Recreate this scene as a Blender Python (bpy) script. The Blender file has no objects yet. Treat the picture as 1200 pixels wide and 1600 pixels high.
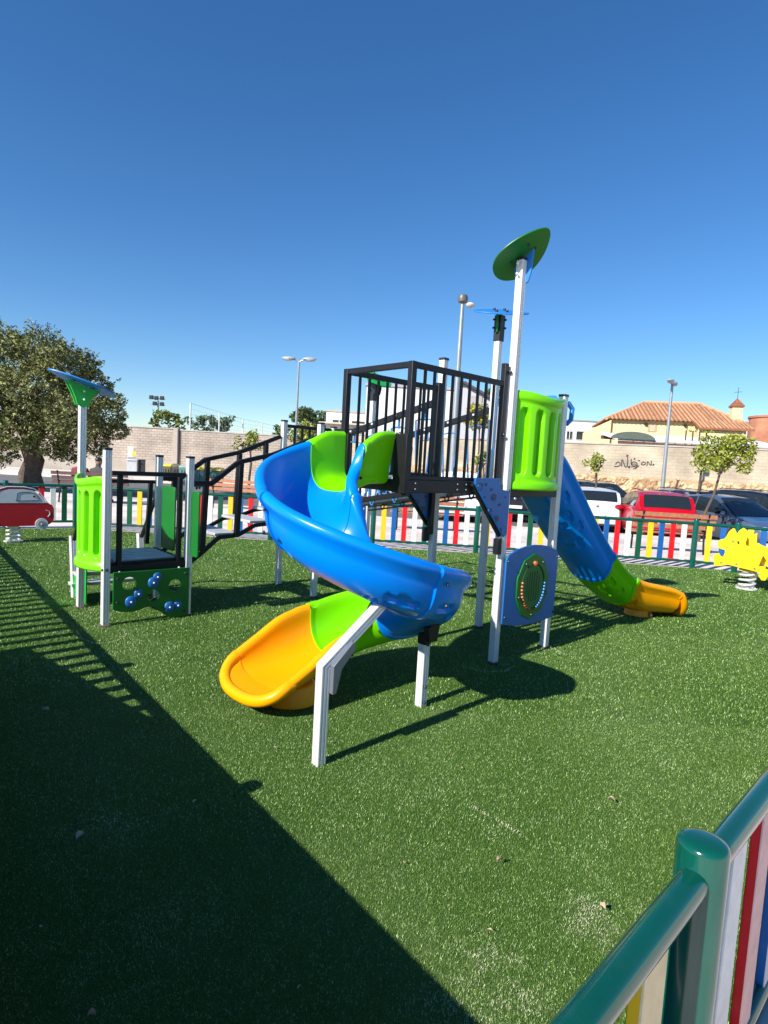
import bpy, math, random
import numpy as np
from mathutils import Vector, Matrix
from mathutils.geometry import tessellate_polygon

random.seed(7)
rng = np.random.default_rng(7)
R = math.radians
C = bpy.context.scene.collection
sc = bpy.context.scene

# ------------------------------------------------------------------ camera
F_PX, PITCH, ROLL, CAM_H = 920.26, 0.0848, 0.0557, 1.63
fw = Vector((0, math.cos(PITCH), -math.sin(PITCH)))
up0 = Vector((0, math.sin(PITCH), math.cos(PITCH)))
rt0 = Vector((1, 0, 0))
rt = rt0 * math.cos(ROLL) + up0 * math.sin(ROLL)
up = up0 * math.cos(ROLL) - rt0 * math.sin(ROLL)
cd = bpy.data.cameras.new('camera')
cam = bpy.data.objects.new('camera', cd)
C.objects.link(cam)
m = Matrix((rt, up, -fw)).transposed().to_4x4()
m.translation = Vector((0, 0, CAM_H))
cam.matrix_world = m
cd.sensor_fit = 'VERTICAL'
cd.sensor_height = 36
cd.lens = F_PX / 1600 * 36
cd.clip_start = 0.05
cd.clip_end = 2000
sc.camera = cam

# ------------------------------------------------------------------ light
SUN_AZ = 0.8051            # azimuth the light travels towards (from +Y to +X)
SUN_EL = math.atan(1 / 1.4734)
w = bpy.data.worlds.new('World')
sc.world = w
w.use_nodes = True
nt = w.node_tree
sky = nt.nodes.new('ShaderNodeTexSky')
sky.sky_type = 'NISHITA'
sky.sun_disc = False
sky.sun_elevation = SUN_EL
sky.sun_rotation = SUN_AZ + math.pi
sky.altitude = 0
sky.air_density = 1.0
sky.dust_density = 0.0
sky.ozone_density = 5.0
bg = nt.nodes['Background']
bg.inputs[1].default_value = 0.095
hs = nt.nodes.new('ShaderNodeHueSaturation'); hs.inputs['Saturation'].default_value = 1.2; hs.inputs['Hue'].default_value = .503
nt.links.new(sky.outputs[0], hs.inputs['Color']); nt.links.new(hs.outputs[0], bg.inputs[0])
sd = bpy.data.lights.new('sun', 'SUN')
sd.energy = 4.6
sd.angle = R(0.5)
sd.color = (1.0, 0.955, 0.88)
sun = bpy.data.objects.new('sun', sd)
C.objects.link(sun)
sdir = Vector((math.sin(SUN_AZ) * math.cos(SUN_EL), math.cos(SUN_AZ) * math.cos(SUN_EL), -math.sin(SUN_EL)))
sun.rotation_euler = sdir.to_track_quat('-Z', 'Y').to_euler()
sc.view_settings.view_transform = 'Standard'
sc.view_settings.look = 'None'
sc.view_settings.exposure = 0.7
sc.view_settings.gamma = 1
sc.cycles.use_denoising = True
sc.cycles.max_bounces = 6
sc.cycles.sample_clamp_indirect = 4

def ray(px, py):
    return fw * F_PX + rt * (px - 600) - up * (py - 800)
def W(px, py, Y):
    d = ray(px, py); return Vector((0, 0, CAM_H)) + d * (Y / d.y)
def G(px, py, z=0.0):
    d = ray(px, py); return Vector((0, 0, CAM_H)) + d * ((z - CAM_H) / d.z)

# ------------------------------------------------------------------ helpers
class MB:
    def __init__(s): s.v = []; s.f = []
    def add(s, vs, fs):
        o = len(s.v); s.v += [tuple(p) for p in vs]; s.f += [tuple(i + o for i in f) for f in fs]
    def box(s, x0, x1, y0, y1, z0, z1):
        s.add([(x0,y0,z0),(x1,y0,z0),(x1,y1,z0),(x0,y1,z0),(x0,y0,z1),(x1,y0,z1),(x1,y1,z1),(x0,y1,z1)],
              [(0,3,2,1),(4,5,6,7),(0,1,5,4),(1,2,6,5),(2,3,7,6),(3,0,4,7)])
    def bar(s, p0, p1, a, b, ref=(0,0,1)):
        p0, p1 = Vector(p0), Vector(p1); d = (p1 - p0).normalized()
        ref = Vector(ref)
        if abs(d.dot(ref)) > .98: ref = Vector((1,0,0))
        u = d.cross(ref).normalized(); v = u.cross(d).normalized()
        vs = []
        for p in (p0, p1):
            for i, j in ((-1,-1),(1,-1),(1,1),(-1,1)): vs.append(p + u*i*a/2 + v*j*b/2)
        s.add(vs, [(3,2,1,0),(4,5,6,7),(0,1,5,4),(1,2,6,5),(2,3,7,6),(3,0,4,7)])
    def tube(s, pts, r, n=10, cap=True, closed=False):
        pts = [Vector(p) for p in pts]; N = len(pts)
        rs = r if isinstance(r, (list, tuple)) else [r] * N
        vs = []; fs = []; prev = None
        for i, p in enumerate(pts):
            a = pts[(i-1) % N] if (i > 0 or closed) else p
            b = pts[(i+1) % N] if (i < N-1 or closed) else p
            t = (b - a).normalized()
            if prev is None:
                ref = Vector((0,0,1)) if abs(t.z) < .9 else Vector((1,0,0))
                u = t.cross(ref).normalized()
            else:
                u = (prev - t * prev.dot(t))
                u = u.normalized() if u.length > 1e-6 else t.orthogonal().normalized()
            prev = u; v = t.cross(u)
            for k in range(n):
                an = 2*math.pi*k/n; vs.append(p + (u*math.cos(an) + v*math.sin(an)) * rs[i])
        M_ = N if closed else N-1
        for i in range(M_):
            for k in range(n):
                a = i*n+k; b = i*n+(k+1) % n; c = ((i+1) % N)*n+(k+1) % n; d = ((i+1) % N)*n+k
                fs.append((a, b, c, d))
        if cap and not closed:
            fs.append(tuple(range(n-1, -1, -1))); fs.append(tuple((N-1)*n+k for k in range(n)))
        s.add(vs, fs)
    def cyl(s, p0, p1, r, n=16): s.tube([p0, p1], r, n)
    def lathe(s, prof, c=(0,0,0), n=24):
        vs = []; fs = []; c = Vector(c)
        for r, z in prof:
            for k in range(n):
                a = 2*math.pi*k/n; vs.append(c + Vector((r*math.cos(a), r*math.sin(a), z)))
        for i in range(len(prof)-1):
            for k in range(n):
                fs.append((i*n+k, i*n+(k+1) % n, (i+1)*n+(k+1) % n, (i+1)*n+k))
        fs.append(tuple(range(n-1, -1, -1))); fs.append(tuple((len(prof)-1)*n+k for k in range(n)))
        s.add(vs, fs)
    def ball(s, c, r, n=10, sz=(1,1,1)):
        c = Vector(c); vs = []; fs = []; m_ = n//2+1
        for i in range(m_):
            th = math.pi*i/(m_-1)
            for k in range(n):
                a = 2*math.pi*k/n
                vs.append(c + Vector((r*sz[0]*math.sin(th)*math.cos(a), r*sz[1]*math.sin(th)*math.sin(a), r*sz[2]*math.cos(th))))
        for i in range(m_-1):
            for k in range(n): fs.append((i*n+k, (i+1)*n+k, (i+1)*n+(k+1) % n, i*n+(k+1) % n))
        s.add(vs, fs)
    def prism(s, outer, o, u, v, th, holes=()):
        """flat plate: 2D outline in axes u,v from o, thickness th along u x v"""
        o, u, v = Vector(o), Vector(u), Vector(v); n = u.cross(v).normalized()
        loops = [list(outer)] + [list(h) for h in holes]
        flat = [p for l in loops for p in l]
        tris = tessellate_polygon([[Vector((p[0], p[1], 0)) for p in l] for l in loops])
        N = len(flat)
        vs = [o + u*p[0] + v*p[1] for p in flat] + [o + u*p[0] + v*p[1] + n*th for p in flat]
        fs = [tuple(t) for t in tris] + [tuple(i+N for i in reversed(t)) for t in tris]
        k = 0
        for l in loops:
            L = len(l)
            for i in range(L):
                a, b = k+i, k+(i+1) % L; fs.append((a, b, b+N, a+N))
            k += L
        s.add(vs, fs)
    def build_each(s, name, mat, parent=None, **kw):
        n = len(s.v); par = list(range(n))
        def find(a):
            while par[a] != a: par[a] = par[par[a]]; a = par[a]
            return a
        for f in s.f:
            r0 = find(f[0])
            for i in f[1:]: par[find(i)] = r0
        grp = {}
        for f in s.f: grp.setdefault(find(f[0]), []).append(f)
        out = []
        for k, fl in grp.items():
            ids = sorted({i for f in fl for i in f}); mp = {i: j for j, i in enumerate(ids)}
            b = MB(); b.v = [s.v[i] for i in ids]; b.f = [tuple(mp[i] for i in f) for f in fl]
            out.append(b.build(name, mat, parent, **kw))
        return out
    def build(s, name, mat, parent=None, bevel=0, smooth=35, seg=2, sub=0, label=None):
        me = bpy.data.meshes.new(name)
        me.from_pydata(s.v, [], s.f); me.validate()
        import bmesh
        bm = bmesh.new(); bm.from_mesh(me)
        bmesh.ops.remove_doubles(bm, verts=bm.verts, dist=1e-5)
        bmesh.ops.recalc_face_normals(bm, faces=bm.faces)
        bm.to_mesh(me); bm.free()
        if smooth:
            me.polygons.foreach_set('use_smooth', [True]*len(me.polygons))
            me.set_sharp_from_angle(angle=R(smooth))
        o = bpy.data.objects.new(name, me); C.objects.link(o)
        if mat: me.materials.append(mat)
        if parent: o.parent = parent
        if bevel:
            b = o.modifiers.new('b', 'BEVEL'); b.width = bevel; b.segments = seg; b.limit_method = 'ANGLE'; b.angle_limit = R(40)
        if sub:
            b = o.modifiers.new('s', 'SUBSURF'); b.levels = b.render_levels = sub
        if label: o['label'] = label
        return o

def empty(name, loc=(0,0,0), rz=0):
    o = bpy.data.objects.new(name, None); C.objects.link(o); o.location = loc; o.rotation_euler = (0,0,rz)
    o.empty_display_size = .2
    return o
def tag(o, label, cat, group=None, kind=None):
    o['label'] = label; o['category'] = cat
    if group: o['group'] = group
    if kind: o['kind'] = kind
    return o
def struct(o):
    o['kind'] = 'structure'; return o
def copy_tree(o, parent=None):
    c = o.copy(); C.objects.link(c); c.parent = parent
    for ch in o.children: copy_tree(ch, c)
    return c

# ------------------------------------------------------------------ materials
def pbr(name, col, rough=.5, metal=0, var=0.08, scale=6, bump=0, bscale=60, coat=0, spec=.5, island=0, dirt=0, dirtcol=(.35,.3,.24)):
    m = bpy.data.materials.new(name); m.use_nodes = True
    n = m.node_tree; b = n.nodes['Principled BSDF']; L = n.links
    b.inputs['Roughness'].default_value = rough; b.inputs['Metallic'].default_value = metal
    b.inputs['Specular IOR Level'].default_value = spec
    if coat: b.inputs['Coat Weight'].default_value = coat; b.inputs['Coat Roughness'].default_value = .08
    tc = n.nodes.new('ShaderNodeTexCoord')
    nz = n.nodes.new('ShaderNodeTexNoise'); nz.inputs['Scale'].default_value = scale; nz.inputs['Detail'].default_value = 6
    L.new(tc.outputs['Object'], nz.inputs['Vector'])
    mr = n.nodes.new('ShaderNodeMapRange'); mr.inputs[1].default_value = .3; mr.inputs[2].default_value = .7
    mr.inputs[3].default_value = 1-var; mr.inputs[4].default_value = 1+var
    L.new(nz.outputs['Fac'], mr.inputs[0])
    hs = n.nodes.new('ShaderNodeHueSaturation'); hs.inputs['Color'].default_value = (*col, 1)
    L.new(mr.outputs[0], hs.inputs['Value'])
    out = hs.outputs[0]
    if island:
        ge = n.nodes.new('ShaderNodeNewGeometry')
        m2 = n.nodes.new('ShaderNodeMapRange'); m2.inputs[3].default_value = 1-island; m2.inputs[4].default_value = 1+island
        L.new(ge.outputs['Random Per Island'], m2.inputs[0])
        h2 = n.nodes.new('ShaderNodeHueSaturation'); L.new(out, h2.inputs['Color']); L.new(m2.outputs[0], h2.inputs['Value']); out = h2.outputs[0]
    if dirt:
        n2 = n.nodes.new('ShaderNodeTexNoise'); n2.inputs['Scale'].default_value = scale*2.3; n2.inputs['Detail'].default_value = 10; n2.inputs['Roughness'].default_value = .7
        L.new(tc.outputs['Object'], n2.inputs['Vector'])
        m3 = n.nodes.new('ShaderNodeMapRange'); m3.inputs[1].default_value = .52; m3.inputs[2].default_value = .75; m3.inputs[4].default_value = dirt
        L.new(n2.outputs['Fac'], m3.inputs[0])
        mx = n.nodes.new('ShaderNodeMix'); mx.data_type = 'RGBA'
        L.new(m3.outputs[0], mx.inputs[0]); L.new(out, mx.inputs[6]); mx.inputs[7].default_value = (*dirtcol, 1); out = mx.outputs[2]
        m4 = n.nodes.new('ShaderNodeMapRange'); m4.inputs[1].default_value=.3; m4.inputs[2].default_value=.7; m4.inputs[3].default_value = rough*.85; m4.inputs[4].default_value = min(1, rough*1.3)
        L.new(n2.outputs['Fac'], m4.inputs[0]); L.new(m4.outputs[0], b.inputs['Roughness'])
    L.new(out, b.inputs['Base Color'])
    if bump:
        n3 = n.nodes.new('ShaderNodeTexNoise'); n3.inputs['Scale'].default_value = bscale; n3.inputs['Detail'].default_value = 4
        L.new(tc.outputs['Object'], n3.inputs['Vector'])
        bp = n.nodes.new('ShaderNodeBump'); bp.inputs['Strength'].default_value = bump; bp.inputs['Distance'].default_value = .01
        L.new(n3.outputs['Fac'], bp.inputs['Height']); L.new(bp.outputs[0], b.inputs['Normal'])
    return m

M = {}
M['alu'] = pbr('aluminium_white', (.76,.75,.73), .42, .15, .03, 3, dirt=.05, dirtcol=(.5,.47,.42))
M['groove'] = pbr('groove_grey', (.22,.22,.22), .5)
M['footing'] = pbr('earth_collar', (.10,.085,.06), .95, 0, .4, 30, bump=.6, bscale=120)
M['cap'] = pbr('black_plastic', (.02,.02,.022), .45)
M['black'] = pbr('black_steel', (.009,.009,.011), .45, .0, .2, 14, bump=.05, bscale=300, spec=.35)
M['lime'] = pbr('lime_plastic', (.17,.64,.0), .32, 0, .05, 4, bump=.04, bscale=220, spec=.35)
M['blue'] = pbr('blue_plastic', (.0,.22,.80), .27, 0, .04, 3, bump=.03, bscale=200, spec=.35)
M['yellow'] = pbr('yellow_plastic', (1.0,.39,.0), .34, 0, .04, 3, bump=.04, bscale=220, spec=.3)
M['hgreen'] = pbr('green_panel', (.004,.15,.016), .4, 0, .08, 5, bump=.08, bscale=400)
M['hgreen2'] = pbr('bright_green_panel', (.01,.42,.05), .4, 0, .06, 5, bump=.08, bscale=400)
M['navy'] = pbr('navy_panel', (.010,.13,.42), .4, 0, .06, 5, bump=.08, bscale=400)
M['roofblue'] = pbr('roof_blue', (.02,.20,.60), .4, 0, .06, 5, bump=.05, bscale=400)
M['rope'] = pbr('blue_rope', (.03,.18,.45), .8, 0, .2, 60)
M['plank'] = pbr('grey_plank', (.52,.52,.52), .5, .2, .15, 12)
M['fgreen'] = pbr('fence_green', (.002,.075,.050), .16, 0, .08, 5, coat=.5, dirt=.05, dirtcol=(.12,.2,.17))
M['fgreen_dark'] = pbr('fence_green_picket', (.004,.085,.04), .4, 0, .08, 6)
M['pyellow'] = pbr('picket_yellow', (.88,.53,.012), .42, 0, .07, 6, dirt=.1)
M['pblue'] = pbr('picket_blue', (.006,.10,.34), .42, 0, .07, 6, dirt=.08)
M['pred'] = pbr('picket_red', (.66,.006,.014), .42, 0, .07, 6, dirt=.08)
M['pwhite'] = pbr('picket_white', (.78,.76,.70), .45, 0, .06, 6, dirt=.15)
M['edge'] = pbr('picket_edge_cream', (.66,.50,.40), .6, 0, .1, 12, dirt=.2)
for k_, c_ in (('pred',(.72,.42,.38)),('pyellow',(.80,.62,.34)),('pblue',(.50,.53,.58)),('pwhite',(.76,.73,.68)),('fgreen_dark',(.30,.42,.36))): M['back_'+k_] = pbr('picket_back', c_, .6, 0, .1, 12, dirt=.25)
M['riderred'] = pbr('rider_red', (.42,.006,.014), .4)
M['ridergrey'] = pbr('rider_grey', (.55,.57,.60), .4)
M['rideryellow'] = pbr('rider_yellow', (.90,.60,.003), .4)
M['springw'] = pbr('spring_white', (.72,.72,.68), .35, .2)
M['dark'] = pbr('dark_rubber', (.02,.02,.02), .8, 0, .2)
M['wood'] = pbr('bench_wood', (.36,.15,.075), .55, 0, .25, 14, bump=.2, bscale=40)
M['lamp'] = pbr('lamp_grey', (.34,.36,.37), .45, .5)
M['leafl'] = pbr('leaf_light', (.23,.26,.028), .55, 0, .3, 1.2, island=.5)
M['leafd'] = pbr('leaf_dark', (.07,.11,.028), .6, 0, .35, .5, island=.55)
M['leafo'] = pbr('leaf_olive', (.175,.185,.055), .6, 0, .35, .9, island=.6)
M['bark'] = pbr('bark', (.10,.07,.05), .9, 0, .3, 8, bump=.8, bscale=14)
M['white'] = pbr('white_paint', (.80,.78,.75), .6, 0, .04, .4, dirt=.1)
M['cream'] = pbr('cream_wall', (.80,.62,.33), .7, 0, .05, .4, dirt=.12)
M['bins'] = pbr('bin_green', (.05,.16,.13), .4, 0, .1, 3)
M['binlid'] = pbr('bin_lid_yellow', (.75,.55,.04), .4)
M['concrete'] = pbr('kerb_concrete', (.42,.39,.35), .85, 0, .15, 2, bump=.2)

# ------------------------------------------------------------------ turf
TURF = [(-.18,.31),(9.0,9.16),(6.15,10.70),(1.8,11.10),(-2,11.26),(-6.05,11.46),(-8.42,9.95)]
def turf_material(blades):
    m = bpy.data.materials.new('turf_blade' if blades else 'turf_ground'); m.use_nodes = True
    n = m.node_tree; b = n.nodes['Principled BSDF']; L = n.links
    b.inputs['Roughness'].default_value = .42 if blades else .8
    b.inputs['Specular IOR Level'].default_value = .2 if blades else .1
    ge = n.nodes.new('ShaderNodeNewGeometry')
    def noise(scale, det=5, rough=.6):
        t = n.nodes.new('ShaderNodeTexNoise'); t.inputs['Scale'].default_value = scale; t.inputs['Detail'].default_value = det; t.inputs['Roughness'].default_value = rough
        L.new(ge.outputs['Position'], t.inputs['Vector']); return t.outputs['Fac']
    def rampn(src, a, c, lo=0, hi=1):
        t = n.nodes.new('ShaderNodeMapRange'); t.inputs[1].default_value = a; t.inputs[2].default_value = c; t.inputs[3].default_value = lo; t.inputs[4].default_value = hi
        L.new(src, t.inputs[0]); return t.outputs[0]
    def mix(fac, a, c):
        t = n.nodes.new('ShaderNodeMix'); t.data_type = 'RGBA'
        if isinstance(fac, float): t.inputs[0].default_value = fac
        else: L.new(fac, t.inputs[0])
        for i, q in ((6, a), (7, c)):
            if isinstance(q, tuple): t.inputs[i].default_value = (*q, 1)
            else: L.new(q, t.inputs[i])
        return t.outputs[2]
    def mul(a, c):
        t = n.nodes.new('ShaderNodeMath'); t.operation = 'MULTIPLY'
        for i, q in ((0, a), (1, c)):
            if isinstance(q, float): t.inputs[i].default_value = q
            else: L.new(q, t.inputs[i])
        return t.outputs[0]
    def add(a, c):
        t = n.nodes.new('ShaderNodeMath'); t.operation = 'ADD'; t.use_clamp = True
        L.new(a, t.inputs[0]); L.new(c, t.inputs[1]); return t.outputs[0]
    base = mix(rampn(noise(.9, 6), .35, .65), (.050,.140,.016), (.085,.185,.028))
    # worn patches where pale sand infill shows
    worn = rampn(noise(1.5, 6, .65), .56, .74, 0, .55)
    for (cpx, cpy), r_, s_ in (((925,1445),.16,1.15),((760,1500),.16,.6),((800,1570),.27,.6),((700,1575),.15,.5),((775,1290),.14,.45),((985,1290),.1,.4),((680,1230),.3,.3),((560,1215),.2,.25),((1000,1150),.5,.2),((270,1440),.25,.4),((150,1300),.3,.3)):
        cx, cy = G(cpx, cpy)[:2]
        vd = n.nodes.new('ShaderNodeVectorMath'); vd.operation = 'DISTANCE'; vd.inputs[1].default_value = (cx, cy, 0)
        L.new(ge.outputs['Position'], vd.inputs[0])
        spot = rampn(vd.outputs['Value'], r_*.25, r_, s_, 0)
        worn = add(worn, mul(spot, rampn(noise(11, 6, .75), .40, .62, .05, 1)))
    dust = rampn(noise(.8, 7, .62), .48, .68, 0, .42)
    base = mix(add(dust, mul(worn, .4)), base, (.18,.25,.09))
    if blades:
        rnd = ge.outputs['Random Per Island']
        base = mix(rampn(rnd, 0, .7), base, (.15,.25,.05))
        thr = n.nodes.new('ShaderNodeMath'); thr.operation = 'GREATER_THAN'; L.new(rnd, thr.inputs[0])
        inv = n.nodes.new('ShaderNodeMath'); inv.operation = 'MULTIPLY_ADD'; L.new(worn, inv.inputs[0]); inv.inputs[1].default_value = -.55; inv.inputs[2].default_value = .90
        L.new(inv.outputs[0], thr.inputs[1])
        base = mix(thr.outputs[0], base, mix(rampn(worn, .3, .9), (.48,.60,.27), (.70,.68,.48)))
    else:
        fine = rampn(noise(260, 2, .8), .45, .72)
        base = mix(fine, base, (.13,.22,.055))
        grains = rampn(noise(420, 2, .8), .60, .66)
        base = mix(mul(grains, rampn(worn, 0, .6, .25, 1.0)), base, (.44,.42,.28))
        seams = rampn(noise(3.5, 6), .5, .72, 0, .3)
        base = mix(seams, base, (.075,.12,.045))
        bp = n.nodes.new('ShaderNodeBump'); bp.inputs['Strength'].default_value = .9; bp.inputs['Distance'].default_value = .02
        L.new(noise(170, 3, .8), bp.inputs['Height']); L.new(bp.outputs[0], b.inputs['Normal'])
    L.new(base, b.inputs['Base Color'])
    return m
me = bpy.data.meshes.new('turf')
me.from_pydata([(x, y, 0) for x, y in TURF], [], [tuple(range(len(TURF)))])
turf = bpy.data.objects.new('turf', me); C.objects.link(turf); me.materials.append(turf_material(False)); struct(turf)

sm = pbr('turf_seam', (.50,.50,.34), .9, 0, .3, 60)
for pts_ in ([G(858,1012),G(872,1018),G(884,1025)], [G(736,1262),G(775,1283),G(816,1309)], [G(120+0,988),G(128,1000),G(150,1007),G(180,1004),G(197,994),G(192,985)], [G(724,1043),G(760,1052),G(790,1050),G(803,1042)]):
    for p_, q_ in zip(pts_, pts_[1:]):
        n_ = max(2, int((q_-p_).length/.012)); b = MB()
        for i in range(n_):
            c_ = p_.lerp(q_, (i+random.random())/n_); a_ = random.uniform(0, 6.28); l_ = random.uniform(.004,.010)
            b.bar((c_.x, c_.y, .004), (c_.x+math.cos(a_)*l_, c_.y+math.sin(a_)*l_, .012+random.random()*.006), .0028, .002)
        so_ = b.build('seam', sm, turf, smooth=0)
def inside(x, y):
    ok = np.ones(len(x), bool)
    for (x0, y0), (x1, y1) in zip(TURF, TURF[1:] + TURF[:1]):
        ok &= (x1-x0)*(y-y0) - (y1-y0)*(x-x0) > 0.0
    return ok
def quads_mesh(name, P, mat):
    """P: (N,k,3) polygons of k corners"""
    N, k = P.shape[:2]
    me = bpy.data.meshes.new(name)
    me.vertices.add(N*k); me.vertices.foreach_set('co', P.astype(np.float32).ravel())
    me.loops.add(N*k); me.loops.foreach_set('vertex_index', np.arange(N*k, dtype=np.int32))
    me.polygons.add(N); me.polygons.foreach_set('loop_start', np.arange(0, N*k, k, dtype=np.int32))
    me.polygons.foreach_set('loop_total', np.full(N, k, np.int32))
    me.update(calc_edges=True)
    me.materials.append(mat)
    o = bpy.data.objects.new(name, me); C.objects.link(o); return o
bl = []
for y0, y1, dens, wd, ht in ((1.0,2.4,80000,.0020,.010),(2.4,3.8,36000,.0029,.012),(3.8,6,10000,.0052,.017),(6,8.5,4000,.0075,.02),(8.5,11.6,2000,.010,.022)):
    xw = y1*.78
    n_ = int(dens*(y1-y0)*2*xw)
    x = rng.uniform(-xw, xw, n_); y = rng.uniform(y0, y1, n_)
    k = inside(x, y) & (np.abs(x + .03*y) < .76*y + .1); x = x[k]; y = y[k]; n_ = len(x)
    a = rng.uniform(0, 2*np.pi, n_); tilt = rng.uniform(.1, 1.1, n_); h = ht*rng.uniform(.6, 1.15, n_); wv = wd*rng.uniform(.6, 1.3, n_)
    b_ = a + rng.uniform(1.0, 2.1, n_)
    P = np.zeros((n_, 3, 3))
    P[:,0] = np.stack([x-np.cos(a)*wv/2, y-np.sin(a)*wv/2, np.full(n_, .0005)], 1)
    P[:,1] = np.stack([x+np.cos(a)*wv/2, y+np.sin(a)*wv/2, np.full(n_, .0005)], 1)
    P[:,2] = np.stack([x+np.cos(b_)*h*np.sin(tilt), y+np.sin(b_)*h*np.sin(tilt), h*np.cos(tilt)], 1)
    bl.append(P)
g_ = quads_mesh('grass', np.concatenate(bl), turf_material(True))
tag(g_, 'short blades of the green artificial turf across the playground', 'grass', kind='stuff')

# ------------------------------------------------------------------ ground, pavement, road
def brick_mat(name, c1, c2, mortar, bw, bh, ms=.012, rough=.9, rot=None, dirt=.25, bump=.4, var=.28):
    m = bpy.data.materials.new(name); m.use_nodes = True
    n = m.node_tree; b = n.nodes['Principled BSDF']; L = n.links; b.inputs['Roughness'].default_value = rough
    tc = n.nodes.new('ShaderNodeTexCoord'); mp = n.nodes.new('ShaderNodeMapping')
    if rot: mp.inputs['Rotation'].default_value = rot
    L.new(tc.outputs['Object'], mp.inputs['Vector'])
    br = n.nodes.new('ShaderNodeTexBrick'); L.new(mp.outputs[0], br.inputs['Vector'])
    br.inputs['Scale'].default_value = 1; br.inputs['Brick Width'].default_value = bw; br.inputs['Row Height'].default_value = bh
    br.inputs['Mortar Size'].default_value = ms; br.inputs['Mortar Smooth'].default_value = .2
    br.inputs['Color1'].default_value = (*c1,1); br.inputs['Color2'].default_value = (*c2,1); br.inputs['Mortar'].default_value = (*mortar,1)
    nz = n.nodes.new('ShaderNodeTexNoise'); nz.inputs['Scale'].default_value = .8; nz.inputs['Detail'].default_value = 8; L.new(tc.outputs['Object'], nz.inputs['Vector'])
    mr = n.nodes.new('ShaderNodeMapRange'); mr.inputs[1].default_value=.3; mr.inputs[2].default_value=.7; mr.inputs[3].default_value=1-var; mr.inputs[4].default_value=1+var
    L.new(nz.outputs['Fac'], mr.inputs[0])
    hs = n.nodes.new('ShaderNodeHueSaturation'); L.new(br.outputs['Color'], hs.inputs['Color']); L.new(mr.outputs[0], hs.inputs['Value'])
    L.new(hs.outputs[0], b.inputs['Base Color'])
    bp = n.nodes.new('ShaderNodeBump'); bp.inputs['Strength'].default_value = bump; bp.inputs['Distance'].default_value = .02; bp.invert = True
    L.new(br.outputs['Fac'], bp.inputs['Height']); L.new(bp.outputs[0], b.inputs['Normal'])
    return m
def sheet(name, pts, z, mat, top=None):
    b = MB()
    if top is None: b.add([(x, y, z) for x, y in pts], [tuple(range(len(pts)))])
    else: b.prism(pts, (0,0,z), (1,0,0), (0,1,0), top-z)
    return struct(b.build(name, mat, smooth=0))
sheet('ground', [(-900,-300),(900,-300),(900,1500),(-900,1500)], -.31, pbr('earth', (.20,.17,.13), .95, 0, .3, .3))
sheet('road', [(-80,14),(80,2),(80,40),(-80,46)], -.28, pbr('asphalt', (.15,.145,.14), .9, 0, .18, .7, bump=.4, bscale=90))
pave = brick_mat('paving_slabs', (.72,.63,.56), (.67,.58,.51), (.52,.45,.40), .4, .4, .008)
sheet('pavement', [(-60,-12),(60,-12),(60,11.0),(14,15.2),(2.2,16.9),(-8,19.2),(-60,23)], -.30, pave, top=-.012)
kb = MB()
kp = [(60,11.0),(14,15.2),(2.2,16.9),(-8,19.2),(-60,23)]
for (x0,y0),(x1,y1) in zip(kp, kp[1:]):
    kb.bar((x0,y0+.075,-.13),(x1,y1+.075,-.13),.15,.28)
struct(kb.build('kerb', M['concrete'], bevel=.015))
sheet('far_pavement', [(-60,33.5),(-3,33.5),(3.2,31.6),(3.2,34.0),(-3,37.5),(-60,37.5)], -.279, pave, top=.0)
# parking bay lines on the asphalt
pk = MB()
for i in range(8):
    x = 2.0 + i*2.5
    p0 = Vector((x+.6, 18.0-.12*x, -.276)); p1 = p0 + Vector((1.2, 4.3, 0))
    pk.bar(p0, p1, .1, .004)
struct(pk.build('parking_lines', pbr('road_paint', (.7,.7,.66), .8, dirt=.4), smooth=0))

# ------------------------------------------------------------------ play structure (local axes a, b, z)
YAW = .7425
AX, AY = .9835, 4.8333
ps = tag(empty('play_structure', (AX, AY, 0), YAW), 'large climbing and slide structure with white posts, black railings and two slides', 'climbing frame')
S = .77
def ab_of(x, y):
    dx, dy = x-AX, y-AY
    return dx*math.cos(YAW)+dy*math.sin(YAW), -dx*math.sin(YAW)+dy*math.cos(YAW)
PW = .064
def post_outline(w=PW, g=.008, gd=.005, ch=.006):
    h = w/2; o = []
    for k in range(4):
        side = [(-h+ch, -h), (-g-.009, -h), (-g-.007, -h+gd), (-g, -h+gd), (-g+.002,-h), (g-.002,-h), (g, -h+gd), (g+.007, -h+gd), (g+.009, -h), (h-ch, -h)]
        c_, s_ = math.cos(k*math.pi/2), math.sin(k*math.pi/2)
        o += [(x*c_-y*s_, x*s_+y*c_) for x, y in side]
    return o
PO = post_outline()
def bolt(b, p, r=.014): b.ball(p, r, 8)
def post(a, b, h, cap=True, bolts=(), label=None, z0=0):
    mb = MB(); mb.prism(PO, (a, b, z0), (1,0,0), (0,1,0), h-z0-.02)
    o = mb.build('post', M['alu'], ps, smooth=0)
    if label: o['label'] = label
    c = MB(); c.box(a-PW/2-.002, a+PW/2+.002, b-PW/2-.002, b+PW/2+.002, h-.022, h); c.build('post_cap', M['cap'], o, bevel=.004)
    c = MB(); c.lathe([(.058,.001),(.060,.010),(.052,.014),(.034,.015)], (a, b, 0), 20); c.build('footing', M['footing'], o)
    if bolts:
        k = MB()
        for da, db, z in bolts: bolt(k, (a+da*PW/2, b+db*PW/2, z))
        k.build_each('bolt', M['cap'], o)
    return o
post(0, 0, 3.30, bolts=[(0,-1,1.45),(-1,0,1.12),(-1,0,1.28),(1,-.3,.40)])
post(S, 0, 2.32, bolts=[(1,0,.9),(1,0,.42)])
post(S, S, 3.12)
post(0, S, 2.59, bolts=[(-1,0,2.3),(-1,0,1.7),(-1,0,1.12)])
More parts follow.
